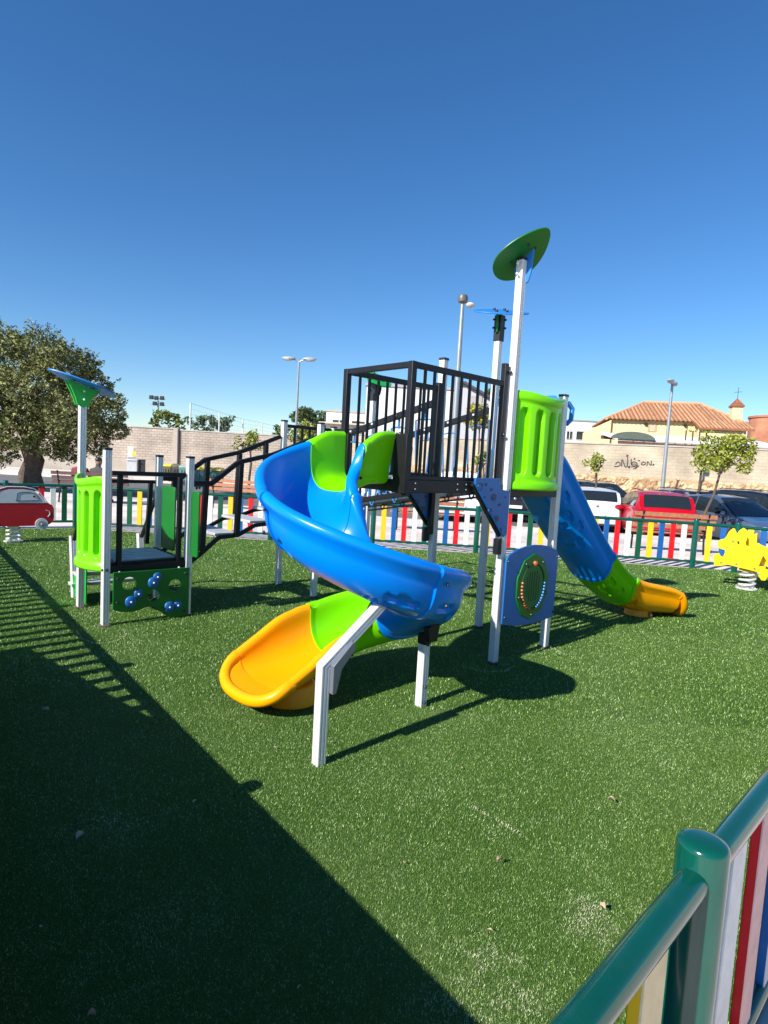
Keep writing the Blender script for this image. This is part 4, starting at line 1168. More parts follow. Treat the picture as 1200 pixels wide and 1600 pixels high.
mb = MB(); mb.ball((0,0,.14), .17, 12, (1,.75,.85)); mb.ball((.12,.02,.10), .12, 10, (1.1,.8,.8)); mb.tube([(-.12,0,.20),(-.05,0,.36),(.06,0,.34),(.10,0,.20)], .012, 6)
bg_ = mb.build('bag', pbr('bag_white', (.75,.72,.66), .8, 0, .1, 8), sub=1); bg_.location = (.52, 14.45, .44); tag(bg_, 'white bag lying on the bench in the middle', 'bag')

def person(loc, rz, label, shirt, trousers, cap_m, skin_col):
    o = tag(empty('person', loc, rz), label, 'person', 'people sitting on the bench')
    # one continuous seated body grown with a skin modifier; sits at z .46, faces -y
    V = [(0,.05,.52),(0,.06,.70),(0,.05,.92),(0,.03,1.02),(0,.02,1.12),(0,0,1.20),
         (.10,.02,.50),(.13,-.36,.50),(.14,-.40,.12),(.14,-.52,.06),
         (-.10,.02,.50),(-.14,-.36,.50),(-.15,-.38,.12),(-.15,-.50,.06),
         (.19,.05,.95),(.24,-.02,.70),(.15,-.24,.60),(-.19,.05,.95),(-.26,-.02,.70),(-.16,-.22,.62)]
    E_ = [(0,1),(1,2),(2,3),(3,4),(4,5),(0,6),(6,7),(7,8),(8,9),(0,10),(10,11),(11,12),(12,13),(2,14),(14,15),(15,16),(2,17),(17,18),(18,19)]
    Rr = [.15,.135,.15,.07,.075,.085,.10,.075,.05,.04,.10,.075,.05,.04,.065,.05,.035,.065,.05,.035]
    me = bpy.data.meshes.new('body'); me.from_pydata(V, E_, []); b = bpy.data.objects.new('body', me); C.objects.link(b); b.parent = o
    sk = b.modifiers.new('skin', 'SKIN')
    for i, sv in enumerate(me.skin_vertices[0].data): sv.radius = (Rr[i], Rr[i]*.8); sv.use_root = (i == 0)
    ss_ = b.modifiers.new('s', 'SUBSURF'); ss_.levels = ss_.render_levels = 2
    me.materials.append(shirt)
    mb = MB(); mb.ball((0,-.01,1.19), .105, 16, (.82,.95,1.15)); mb.ball((0,-.115,1.17), .018, 8); mb.ball((.09,0,1.18),.025,8,(.5,1,1)); mb.ball((-.09,0,1.18),.025,8,(.5,1,1))
    mb.build('head', pbr('skin', skin_col, .5), o)
    mb = MB(); mb.ball((0,.01,1.25), .108, 16, (.85,.98,.75)); mb.ball((0,-.12,1.24), .06, 10, (1,1,.15)); mb.build('cap', cap_m, o)
    mb = MB()
    for s_ in (-1, 1):
        mb.tube([(s_*.10,.03,.50),(s_*.135,-.38,.51),(s_*.145,-.40,.14)], [.105,.085,.062], 12)
    mb.build('trousers', trousers, o)
    mb = MB()
    for s_ in (-1, 1): mb.ball((s_*.145,-.46,.045), .05, 10, (.9,2.2,.9))
    mb.build('shoes', M['cap'], o)
    return o
person((-8.78,16.95,-.012), R(184), 'person in a red-brown top and dark cap on the left bench', pbr('shirt_red', (.22,.03,.03), .8), pbr('trousers_dark', (.03,.03,.04), .8), M['cap'], (.35,.2,.13))
person((-8.28,16.98,-.012), R(176), 'person half hidden behind the white post on the left bench', pbr('shirt_dark', (.06,.05,.05), .8), pbr('trousers_grey', (.10,.10,.11), .8), M['cap'], (.35,.2,.13))

# ------------------------------------------------------------------ lamp posts
def lamp_post(x, y, h, heads, label, r=.07, rz=0, z0=-.13):
    o = tag(empty('street_lamp', (x, y, z0), rz), label, 'street lamp', 'street lamps round the playground')
    H_ = h-z0; mb = MB(); mb.tube([(0,0,0),(0,0,H_*.3),(0,0,H_)], [r*1.25,r,r*.62], 12); mb.build('pole', M['lamp'], o)
    mb = MB(); mb.lathe([(r*2,0),(r*2,.03),(r*1.5,.30),(r*1.3,.34)], (0,0,0), 14); mb.build('base', M['lamp'], o)
    for s_ in heads:
        mb = MB(); mb.tube([(0,0,H_-.12),(s_*.08,0,H_-.02),(s_*.30,0,H_+.05)], .03, 8); ar = mb.build('arm', M['lamp'], o)
        mb = MB(); mb.ball((s_*.48,0,H_+.08), .34, 14, (1,.42,.26)); mb.build('lamp_head', pbr('lamp_shell', (.5,.5,.48), .4, .3), o)
        mb = MB(); mb.ball((s_*.50,0,H_+.03), .26, 12, (1,.5,.25)); mb.build('lens', pbr('lens_glass', (.55,.6,.62), .1), ar)
    return o
g = W(463, 660, 27.5); lamp_post(g.x, 27.5, W(463,563,27.5).z, (-1, 1), 'two-headed street lamp seen left of the black cage', rz=R(-4))
g = W(705, 790, 21.5)
lp = tag(empty('street_lamp', (W(708,700,21.5).x, 21.5, -.13)), 'tall street lamp with one drum-shaped head behind the black cage', 'street lamp', 'street lamps round the playground')
H_ = W(722,466,21.5).z+.13
mb = MB(); mb.tube([(0,0,0),(0,0,H_*.35),(0,0,H_-.15)], [.13,.11,.065], 14); mb.build('pole', M['lamp'], lp)
mb = MB(); mb.lathe([(.08,-.18),(.17,-.14),(.19,0),(.15,.10),(.02,.15)], (0,0,H_), 18); mb.build('lamp_head', pbr('lamp_dark', (.12,.11,.10), .4), lp)
mb = MB(); mb.tube([(0,0,H_-.1),(.20,-.05,H_-.22)], .03, 8); mb.ball((.27,-.06,H_-.24), .16, 12, (1,1,.6)); mb.build('spotlight', pbr('lamp_pale', (.6,.55,.45), .5), lp)
g = W(1041, 700, 25.5); lamp_post(g.x, 25.5, W(1048,600,25.5).z, (-.85, .85), 'two-headed street lamp before the tiled-roof house', rz=R(55), r=.085)
g = W(-45, 700, 20); lamp_post(g.x, 20, W(-40,500,20).z, (1.25,), 'street lamp whose head reaches in at the left edge above the tree', rz=0)
# flood light mast behind the left wall
fx = W(247, 640, 60); fl = tag(empty('floodlight_mast', (fx.x, 60, -.13)), 'small floodlight mast rising behind the left wall trees', 'floodlight')
H_ = W(247,626,60).z+.13
mb = MB(); mb.tube([(0,0,0),(0,0,H_)], [.16,.09], 8); mb.box(-.8,.7,-.05,.05,H_-.45,H_-.38); mb.box(-.75,.7,-.05,.05,H_+.15,H_+.22); mb.build('mast', M['lamp'], fl)
for x, z in ((-.65,.3),(-.15,.25),(.42,.28),(.42,-.32),(-.3,-.3)):
    mb = MB(); mb.box(x-.19,x+.19,-.25,.0,H_+z-.2,H_+z+.18); mb.build('floodlight', M['cap'], fl, bevel=.03)
# ball stop net
wp = pbr('net_post_white', (.7,.7,.68), .5)
npx = [(298,630),(343,644),(380,655),(410,661),(440,668)]
Yn = [44, 50, 56, 62, 68]
nf = tag(empty('ball_net', (W(298,640,44).x, 44, 0)), 'thin ball-stop net on white poles beyond the block wall', 'net')
npts = [Vector((W(px,py,Y).x, Y, W(px,py,Y).z)) for (px, py), Y in zip(npx, Yn)]
o0 = Vector(nf.location)
for p in npts:
    mb = MB(); mb.cyl(Vector((p.x,p.y,-.1))-o0, p-o0, .06, 8); mb.build('pole', wp, nf)
mb = MB()
for p, q in zip(npts, npts[1:]):
    for t in np.linspace(0,1,9): 
        a = p.lerp(q, t)-o0; mb.tube([(a.x,a.y,2.5),(a.x,a.y,a.z-.05)], .006, 3, cap=False)
    for f_ in np.linspace(.45,1,8): mb.tube([Vector((p.x,p.y,p.z*f_))-o0, Vector((q.x,q.y,q.z*f_))-o0], .006 if f_ < 1 else .012, 3, cap=False)
mb.build('netting', M['lamp'], nf, smooth=0)

# ------------------------------------------------------------------ trees
def leaf_cloud(name, centers, size, mat, parent, droop=0., aspect=.45):
    """centers (N,3): one small folded leaf (two triangles = quad) each"""
    N = len(centers); a = rng.uniform(0, 2*np.pi, N); el = rng.uniform(-.9, 1.1, N)-droop; ln = size*rng.uniform(.6, 1.35, N)
    d = np.stack([np.cos(a)*np.cos(el), np.sin(a)*np.cos(el), np.sin(el)], 1)
    r_ = rng.normal(size=(N,3)); s_ = np.cross(d, r_); s_ /= np.linalg.norm(s_, axis=1)[:,None]
    P = np.zeros((N,4,3)); c = centers
    P[:,0] = c-d*ln[:,None]*.5; P[:,2] = c+d*ln[:,None]*.5
    P[:,1] = c+s_*(ln*aspect*.5)[:,None]; P[:,3] = c-s_*(ln*aspect*.5)[:,None]
    o = quads_mesh(name, P, mat); o.parent = parent; return o
def crown_points(blobs, per_blob, shell=.55):
    out = []
    for (x, y, z, r) in blobs:
        n = int(per_blob*r*r)
        v = rng.normal(size=(n,3)); v /= np.linalg.norm(v, axis=1)[:,None]
        rad = r*(shell+(1-shell)*rng.uniform(0,1,n)**.6)*(1+.18*np.sin(v[:,0]*7+x*3)*np.cos(v[:,2]*6+z*2))
        out.append(np.array([x,y,z])+v*rad[:,None]*np.array([1,1,.85]))
    return np.concatenate(out)
def tree(name, loc, label, trunk, limbs, blobs, leaf, per, size, group=None, bark=None, twigs=0, droop=0., cat='tree'):
    o = tag(empty(name, loc), label, cat, group)
    mb = MB()
    for pts, r0, r1 in [trunk]+limbs:
        n = len(pts); mb.tube(pts, [r0+(r1-r0)*i/(n-1) for i in range(n)], 9)
    mb.build('trunk', bark or M['bark'], o)
    P = crown_points(blobs, per)
    if twigs:
        T = crown_points(blobs, twigs, .8); ext = []
        for t in T:
            b0 = min(blobs, key=lambda b: (b[0]-t[0])**2+(b[1]-t[1])**2+(b[2]-t[2])**2)
            d = (t-np.array(b0[:3])); d /= np.linalg.norm(d)+1e-6; d[2] += .25
            L_ = b0[3]*rng.uniform(.15,.42); k = int(14)
            ext.append(t+d*np.linspace(0,L_,k)[:,None]+rng.normal(size=(k,3))*.035)
        P = np.concatenate([P]+ext)
    leaf_cloud('crown', P, size, leaf, o, droop); return o
# the large tree on the left
T = W(52, 757, 21.5); tx = T.x
px2 = lambda px, py, Y: W(px, py, Y)-Vector((tx, 21.5, -.02))
bl = []
for px, py, r_, dy in ((20,560,.95,0),(60,548,.85,.5),(105,575,.85,-.3),(140,610,.80,.2),(165,650,.70,.0),(150,690,.55,.3),(100,640,1.0,.8),(50,610,1.1,-.6),(0,620,1.2,.2),(-60,600,1.3,0),(30,670,.85,-.7),(80,690,.70,-.3),(110,700,.55,.2),(-40,670,1.0,0),(-10,540,.8,.3),(120,650,.9,-.8),(175,625,.40,0),(85,560,.6,-.8),(-90,640,1.0,.3),(0,700,.6,.1),(135,570,.45,.2),(185,675,.35,.1)):
    v = px2(px, py, 21.5+dy); bl.append((v.x, v.y, v.z, r_))
tree('olive_tree', (tx, 21.5, -.02), 'large grey-green olive tree with dark trunk at the left edge',
     ([(0,0,-.1),(-.12,0,.5),(.05,0,1.0),(-.15,0,1.5),(-.1,0,2.0)], .42, .26),
     [([(-.1,0,1.7),(-.9,.1,2.6),(-1.6,0,3.6)],.22,.06),([(-.1,0,1.7),(.5,.2,2.6),(1.4,.1,3.4),(2.1,0,3.6)],.2,.05),([(-.1,0,1.9),(.1,-.2,3.0),(.3,0,4.4)],.18,.05),([(.5,.2,2.6),(1.8,-.3,2.6),(2.6,0,2.7)],.10,.03)],
     bl, M['leafo'], 2600, .115, twigs=150, droop=.15)
tree('olive_tree', (W(-2,757,20.5).x-.35, 20.0, -.02), 'slim second trunk cut by the left edge, beside the large olive tree',
     ([(0,0,-.1),(.05,0,1.2),(-.05,0,2.2),(-.1,0,3.2)], .16, .09), [], [(-.3,0,3.2,.7),(-.9,.2,3.6,.8)], M['leafo'], 1500, .17, twigs=40)
def simple_tree(px, py_top, py_bot, half_px, Y, label, leafm, base_py=None, per=900, size=.16, gnd=-.13, lean=0, blobs=9, seed=1, trunk_r=.07, group='small trees along the car park', name='orange_tree'):
    rr_ = random.Random(seed)
    top = W(px, py_top, Y); bot = W(px, py_bot, Y); hw = half_px/F_PX*Y; cz = (top.z+bot.z)/2; hz_ = (top.z-bot.z)/2
    x0 = top.x; bx = x0+lean; b_ = []
    for i in range(blobs):
        a = rr_.uniform(0, 6.28); q = rr_.uniform(.15,.82); e = rr_.uniform(-.72,.70)
        b_.append((math.cos(a)*hw*q-lean, math.sin(a)*hw*q, cz+e*hz_-gnd, min(hw,hz_)*rr_.uniform(.30,.56)))
    b_.append((-lean,0,cz-gnd,min(hw,hz_)*.58))
    h0 = bot.z-gnd
    tr_ = ([(0,0,-.05),(-lean*.15,0,h0*.35),(-lean*.55+.06,0,h0*.7),(-lean,0,h0+hz_*.3)], trunk_r, trunk_r*.55)
    lb = [([(-lean,0,h0+hz_*.0),(-lean+s_*hw*.45,rr_.uniform(-.2,.2)*hw,h0+hz_*.8)], trunk_r*.5, trunk_r*.15) for s_ in (-1,1)]
    return tree(name, (bx, Y, gnd), label, tr_, lb, b_, leafm, per, size, group)
simple_tree(934, 706, 738, 21, 24, 'small thin orange tree in front of the pale wall, left of the graffiti', M['leafl'], per=1100, size=.13, seed=3, blobs=10)
simple_tree(1133, 678, 740, 44, 15.5, 'leaning orange tree with bright leaves in front of the grey car', M['leafl'], lean=-.42, per=3200, size=.10, seed=11, gnd=-.02, blobs=22, trunk_r=.045)
simple_tree(1098, 712, 738, 22, 22.5, 'small orange tree behind the leaning one, right of the red car', M['leafl'], lean=-.15, per=1100, size=.13, seed=5)
simple_tree(1060, 745, 752, 6, 24, 'nearly bare young trunk above the red car roof', M['leafl'], lean=-.35, per=300, size=.10, seed=8, blobs=2)
simple_tree(752, 625, 672, 25, 33, 'yellow-green tree against the white building, seen through the railing', pbr('leaf_gold', (.30,.26,.04), .6, 0, .3, 1, island=.5), per=800, size=.2, seed=7, blobs=12)
simple_tree(757, 700, 728, 17, 25, 'low bushy orange tree seen low through the black railing', M['leafl'], per=1100, size=.14, seed=9)
simple_tree(392, 672, 706, 30, 27, 'orange tree behind the arch bridge, before the block wall', M['leafl'], per=1000, size=.15, seed=13, blobs=12)
simple_tree(470, 655, 700, 34, 30, 'broad orange tree behind the middle tower', M['leafl'], per=900, size=.16, seed=15, blobs=12)
# bigger trees beyond the walls
simple_tree(258, 641, 672, 42, 50, 'yellow-green tree beyond the left wall under the floodlights', pbr('leaf_yellowgreen', (.14,.17,.02), .6, 0, .4, .4, island=.5), per=260, size=.34, seed=21, blobs=16, trunk_r=.2, group='trees beyond the walls', name='broadleaf_tree')
simple_tree(315, 648, 676, 28, 54, 'dark tree between the floodlight tree and the ball net poles', M['leafd'], per=260, size=.34, seed=22, blobs=12, trunk_r=.2, group='trees beyond the walls', name='broadleaf_tree')
simple_tree(348, 646, 678, 24, 56, 'dark tree behind the second ball net pole', M['leafd'], per=260, size=.34, seed=23, blobs=12, trunk_r=.2, group='trees beyond the walls', name='broadleaf_tree')
simple_tree(495, 636, 690, 36, 60, 'dark rounded tree just left of the cream building', M['leafd'], per=240, size=.38, seed=24, blobs=18, trunk_r=.25, group='trees beyond the walls', name='broadleaf_tree')
simple_tree(440, 660, 690, 18, 64, 'distant low tree right of the ball net', M['leafd'], per=240, size=.38, seed=25, blobs=10, trunk_r=.2, group='trees beyond the walls', name='broadleaf_tree')
simple_tree(768, 600, 640, 20, 62, 'dark tree top peeping over the white building roof', M['leafd'], per=240, size=.38, seed=26, blobs=10, trunk_r=.2, group='trees beyond the walls', name='broadleaf_tree')
def hedge(px0, px1, py0, py1, Y, label, mat=None, n=14, size=.22, per=500):
    a = W(px0, py0, Y); b = W(px1, py1, Y); o = tag(empty('hedge', ((a.x+b.x)/2, Y, 0)), label, 'hedge')
    w_ = (b.x-a.x)/2; hh = (a.z-b.z)/2; zc = (a.z+b.z)/2; r_ = random.Random(n)
    bs = [(-w_+2*w_*(i+.5)/n, r_.uniform(-.3,.3), zc+r_.uniform(-.25,.2)*hh, hh*r_.uniform(.75,1.1)) for i in range(n)]
    mb = MB()
    for b_ in bs[::2]: mb.tube([(b_[0],0,-.1),(b_[0],0,zc)], .05, 6)
    mb.build('stems', M['bark'], o); leaf_cloud('foliage', crown_points(bs, per), size, mat or M['leafd'], o)
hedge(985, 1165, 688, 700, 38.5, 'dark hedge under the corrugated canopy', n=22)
hedge(1070, 1112, 670, 677, 41, 'low green plants on the canopy edge before the tiled roof', M['leafl'], n=8)
hedge(600, 640, 672, 690, 44, 'greenery behind the wall beside the white building', n=6)

# ------------------------------------------------------------------ buildings
glass = pbr('window_glass', (.03,.04,.05), .08)
def tiles_mat():
    m = brick_mat('roof_tiles', (.34,.13,.06), (.28,.10,.05), (.2,.08,.04), .2, .34, .02, bump=.3, var=.2)
    return m
til = tiles_mat()
def roof_plane(mb_ribs, quad, n):
    """ridged tile courses: half-round ribs running down a roof plane quad (eave l, eave r, ridge r, ridge l)"""
    el_, er_, rr_, rl_ = [Vector(q) for q in quad]
    nrm = (er_-el_).cross(rl_-el_).normalized(); nrm = nrm if nrm.z > 0 else -nrm
    W_ = (er_-el_).length
    for i in range(n):
        t = (i+.5)/n; p = el_.lerp(er_, t)
        # clip each rib where it meets the hips
        d = Vector(((rl_+rr_)/2-(el_+er_)/2)); d -= (er_-el_).normalized()*d.dot((er_-el_).normalized())
        x = t*W_; tl = (rl_-el_).dot((er_-el_).normalized()); tr = (rr_-el_).dot((er_-el_).normalized())
        f_ = 1.0
        if x < tl: f_ = x/tl
        elif x > tr: f_ = (W_-x)/(W_-tr) if W_ > tr else 1
        if f_ < .02: continue
        mb_ribs.tube([p+nrm*.02, p+d*f_+nrm*.02], W_/n*.27, 6)
# yellow house
Yh = 50
hw_ = lambda px, py: W(px, py, Yh)
yl, yr = hw_(955,657), hw_(1160,672); zr_ = hw_(1058,622).z; ze = hw_(1000,657).z
hs_ = tag(empty('house', (yl.x, Yh, 0), R(-13)), 'yellow house with a hipped orange tile roof behind the pale wall', 'house')
X0 = yl.x
AL = R(13)
def hx(px):
    k = hw_(px, 660).x/Yh; return (k*Yh-X0)/(math.cos(AL)+k*math.sin(AL))
L_ = hx(1160); D_ = 10.0
mb = MB(); mb.box(0, L_-.3, 0, D_, -.1, ze-.02); mb.build('wall', M['cream'], hs_, smooth=0)
aL = hx(912)
mb = MB(); mb.prism([(aL,-.1),(-.02,-.1),(-.02,ze-.1),(aL,hw_(912,676).z)], (0,0.0,0), (1,0,0), (0,0,1), -.4 if False else .3); mb.build('gable_wall', M['cream'], hs_, smooth=0)
rl_x = hx(1022); rr_x = hx(1118)
ex = .45
e1_, e2_ = (-ex,-ex,ze), (L_+ex-.3,-ex,ze); e3_, e4_ = (L_+ex-.3,D_+ex,ze), (-ex,D_+ex,ze); r1_, r2_ = (rl_x,D_/2,zr_), (rr_x,D_/2,zr_)
mb = MB(); mb.add([e1_,e2_,e3_,e4_,r1_,r2_], [(0,1,5,4),(1,2,5),(2,3,4,5),(3,0,4),(3,2,1,0)]); rf = mb.build('roof', til, hs_, smooth=0)
mb = MB(); roof_plane(mb, (e1_,e2_,r2_,r1_), 32); roof_plane(mb, (e4_,e1_,r1_,r1_), 28); roof_plane(mb, (e2_,e3_,r2_,r2_), 30)
mb.build('tile_rows', pbr('tile_clay', (.50,.27,.14), .85, 0, .2, 2.0, island=.2), rf)
mb = MB(); mb.tube([r1_, r2_], .16, 8); mb.tube([e1_, r1_], .14, 8); mb.tube([e2_, r2_], .14, 8); mb.build('ridge_tiles', pbr('ridge_clay', (.62,.33,.17), .85), rf)
# projecting right part with lower eave
xr0 = hx(1080); ze2 = hw_(1120,676).z
mb = MB(); mb.box(xr0, L_-.35, -2.2, -.02, -.1, ze2-.1); mb.build('porch_wall', M['cream'], hs_, smooth=0)
q_ = ((xr0,-2.5,ze2),(L_+.15,-2.5,ze2),(L_+.15,-.46,ze+.03),(xr0,-.46,ze+.03))
mb = MB(); mb.add([q_[0],q_[1],q_[2],q_[3]]+[(p[0],p[1],p[2]-.12) for p in q_], [(0,1,2,3),(7,6,5,4),(0,4,5,1),(1,5,6,2),(2,6,7,3),(3,7,4,0)]); pr2 = mb.build('porch_roof', til, hs_, smooth=0)
mb = MB(); roof_plane(mb, q_, 14); mb.build('tile_rows', pbr('tile_clay_low', (.50,.27,.14), .85, 0, .2, 2.0, island=.2), pr2)
mb = MB(); x = hx(1022); mb.box(x-.45,x+.25,-.03,-.004,ze-.95,ze-.35); mb.build('window', pbr('window_frame_tan', (.5,.33,.2), .6), hs_); 
mb = MB(); mb.box(x-.3,x+.1,-.05,-.032,ze-.9,ze-.42); mb.build('window_pane', pbr('pane_cream', (.6,.5,.33), .5), hs_)
mb = MB()
for px in (1009, 1071): xq = hx(px); mb.box(xq-.09,xq+.09,-.2,-.004,ze-.42,ze-.22)
mb.build('wall_lights', M['cap'], hs_)
# bell gable chimney
cx_ = hx(1153); zt_ = hw_(1152,640).z; zc_ = hw_(1152,655).z
mb = MB(); mb.box(cx_-.38,cx_+.38,.3,1.1,ze2,zt_); ch = mb.build('chimney', M['cream'], hs_, bevel=.02)
mb = MB(); mb.box(cx_-.46,cx_+.46,.2,1.2,zt_+.002,zt_+.12); mb.add([(cx_-.44,.22,zt_+.125),(cx_+.44,.22,zt_+.125),(cx_+.44,1.18,zt_+.125),(cx_-.44,1.18,zt_+.125),(cx_,.7,zt_+.75)], [(0,1,4),(1,2,4),(2,3,4),(3,0,4),(3,2,1,0)]); mb.build('chimney_cap', til, ch, smooth=0)
mb = MB(); mb.tube([(cx_,.7,zt_+.7),(cx_,.7,zt_+1.6)], .02, 6); mb.bar((cx_-.3,.7,zt_+1.2),(cx_+.3,.7,zt_+1.25),.03,.03); mb.build('weather_vane', M['cap'], ch)
# canopy with corrugated roof
Yc = 40; wc = lambda px, py: W(px, py, Yc)
c0, c1 = wc(968,680), wc(1235,690); cn = tag(empty('canopy', (c0.x, Yc, 0)), 'long canopy with white corrugated roof and brick-red posts behind the wall', 'canopy')
Lc = c1.x-c0.x; zc0 = c0.z+.1
mb = MB(); n = 150; vs = []; fs = []
for i in range(n*2+1):
    x = Lc*i/(n*2); z = .05*(1 if i % 2 else -1)
    for y, zz in ((0, zc0-.35), (3.5, zc0+.22)): vs.append((x, y, zz+z)); vs.append((x, y, zz+z-.05))
for i in range(n*2): a = i*4; b = a+4; fs += [(a,b,b+2,a+2),(a+1,a+3,b+3,b+1),(a,a+1,b+1,b)]
mb.add(vs, fs); mb.build('corrugated_roof', pbr('corrugated_white', (.74,.73,.70), .5, 0, .1, 2, dirt=.2), cn, smooth=0)
mb = MB(); mb.box(0,Lc,.05,.2,zc0-.68,zc0-.46); mb.box(0,Lc,3.3,3.5,zc0-.2,zc0+.05); mb.build('beam', pbr('beam_brown', (.16,.07,.05), .7), cn, smooth=0)
for px in (972,993,1112,1180): 
    x = wc(px,690).x-c0.x; mb = MB(); mb.box(x-.16,x+.16,.05,.35,-.1,zc0-.685); mb.build('post', pbr('post_brickred', (.42,.14,.09), .8), cn, smooth=0)
mb = MB(); ar_ = [(-.6+1.5+1.5*math.cos(t), zc0-.32+.50*math.sin(t)) for t in np.linspace(0, math.pi, 16)]
mb.prism(ar_, (0,-.05,0), (1,0,0), (0,0,1), .06); mb.build('arched_end', pbr('arch_greengrey', (.13,.15,.12), .7), cn)
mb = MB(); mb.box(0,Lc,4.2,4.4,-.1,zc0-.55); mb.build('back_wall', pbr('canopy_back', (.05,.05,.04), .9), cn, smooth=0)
# plain boxes of buildings with windows
def block(name, px0, px1, py_top, Y, depth, mat, label, roof=None, wins=(), slope=None):
    a, b = W(px0, py_top, Y), W(px1, py_top+(px1-px0)*.0557, Y)
    o = tag(empty(name, (a.x, Y, 0)), label, 'building'); L_ = b.x-a.x; H_ = a.z
    mb = MB(); mb.box(0, L_, 0, depth, -.1, H_); mb.build('wall', mat, o, smooth=0)
    mb = MB(); mb.box(-.08, L_+.08, -.08, depth+.08, H_+.003, H_+.16); mb.build('roof', roof or pbr('parapet', (.55,.5,.45), .8), o, bevel=.02)
    for (wx0, wx1, wy0, wy1, nb) in wins:
        p, q = W(wx0, wy0, Y), W(wx1, wy1, Y)
        mb = MB(); mb.box(p.x-a.x-.06, q.x-a.x+.06, -.06, -.005, q.z-.06, p.z+.06); wn = mb.build('window', pbr('frame_white', (.6,.6,.58), .5), o, smooth=0)
        mb = MB(); mb.box(p.x-a.x, q.x-a.x, -.075, -.062, q.z, p.z); mb.build('pane', glass, wn, smooth=0)
        mb = MB()
        for k in range(1, nb): x = p.x-a.x+(q.x-p.x)*k/nb; mb.box(x-.03, x+.03, -.10, -.077, q.z, p.z)
        if mb.v: mb.build('mullion', M['white'], wn, smooth=0)
    return o, L_, H_
block('building', 882, 960, 657, 62, 8, M['white'], 'white flat-roofed building left of the yellow house', wins=((886,893,674,686,2),(901,912,674,687,1)), roof=pbr('roof_grey', (.35,.35,.37), .7))
o_, L_, H_ = block('building', 510, 582, 643, 58, 10, M['white'], 'low cream building with a terrace roof, left of the big white hall', roof=pbr('cornice_tan', (.5,.38,.28), .8), wins=((520,540,656,664,2),(550,572,658,666,2)))
mb = MB(); mb.box(-.5, L_+.2, -1.8, -.09, H_-1.25, H_-1.1); mb.build('terrace_slab', pbr('slab_cream', (.6,.5,.4), .8), o_, bevel=.02)
# big white hall with sloped shoulder
Yw = 46; ww = lambda px, py: W(px, py, Yw); a_ = ww(573, 603)
hl = tag(empty('building', (a_.x, Yw, 0)), 'large plain white hall with a sloping roof shoulder behind the railing', 'building')
x1 = ww(716,603).x-a_.x; zt1 = ww(640,606).z; x2 = ww(795,640).x-a_.x; z2 = ww(795,642).z; zs = ww(725,600).z
mb = MB(); mb.box(0, x1, 0, 9, -.1, zt1); mb.build('wall', M['white'], hl, smooth=0)
mb = MB(); mb.prism([(x1+.02,-.1),(x2,-.1),(x2,z2),(x1+.6,zs),(x1+.02,zs)], (0,.05,0), (1,0,0), (0,0,1), -8.9); sw = mb.build('side_wall', pbr('wall_lilac', (.55,.53,.56), .7, 0, .05, .4), hl, smooth=0)
mb = MB(); mb.bar((x1+.4,-.1,zs+.1),(x2+.3,-.1,z2+.06),.5,.18); mb.bar((x1-.1,-.05,zs+.1),(x1+.6,-.05,zs+.1),.4,.16); mb.build('roof_edge', pbr('roof_edge_dark', (.08,.07,.07), .7), sw, smooth=0)
mb = MB(); mb.box(-.1,x1+.08,-.1,9.1,zt1+.003,zt1+.18); mb.build('roof', pbr('roof_band', (.45,.42,.42), .8), hl, smooth=0)
p, q = ww(735,618), ww(752,640); mb = MB(); mb.box(p.x-a_.x,q.x-a_.x,-.02,.03,q.z,p.z); mb.build('shutter', pbr('shutter_grey', (.45,.42,.40), .6), hl, smooth=0)
# round brick building at the right edge
Yr = 58; pr_ = W(1215, 655, Yr); rb = tag(empty('building', (pr_.x, Yr, 0)), 'round orange brick building cut off by the right edge', 'building')
mb = MB(); mb.lathe([(2.4,-.1),(2.4,pr_.z)], (0,0,0), 40); mb.build('wall', brick_mat('orange_brick', (.52,.20,.11), (.45,.17,.09), (.4,.22,.15), .3, .1, .01, rot=(R(90),0,0)), rb)
mb = MB(); mb.lathe([(2.5,pr_.z+.003),(2.5,pr_.z+.2),(2.2,pr_.z+.2)], (0,0,0), 40); mb.build('cornice', pbr('brick_cornice', (.48,.18,.10), .8), rb)
block('building', 1158, 1190, 668, 60, 6, M['white'], 'small white block between the yellow house and the round brick building')

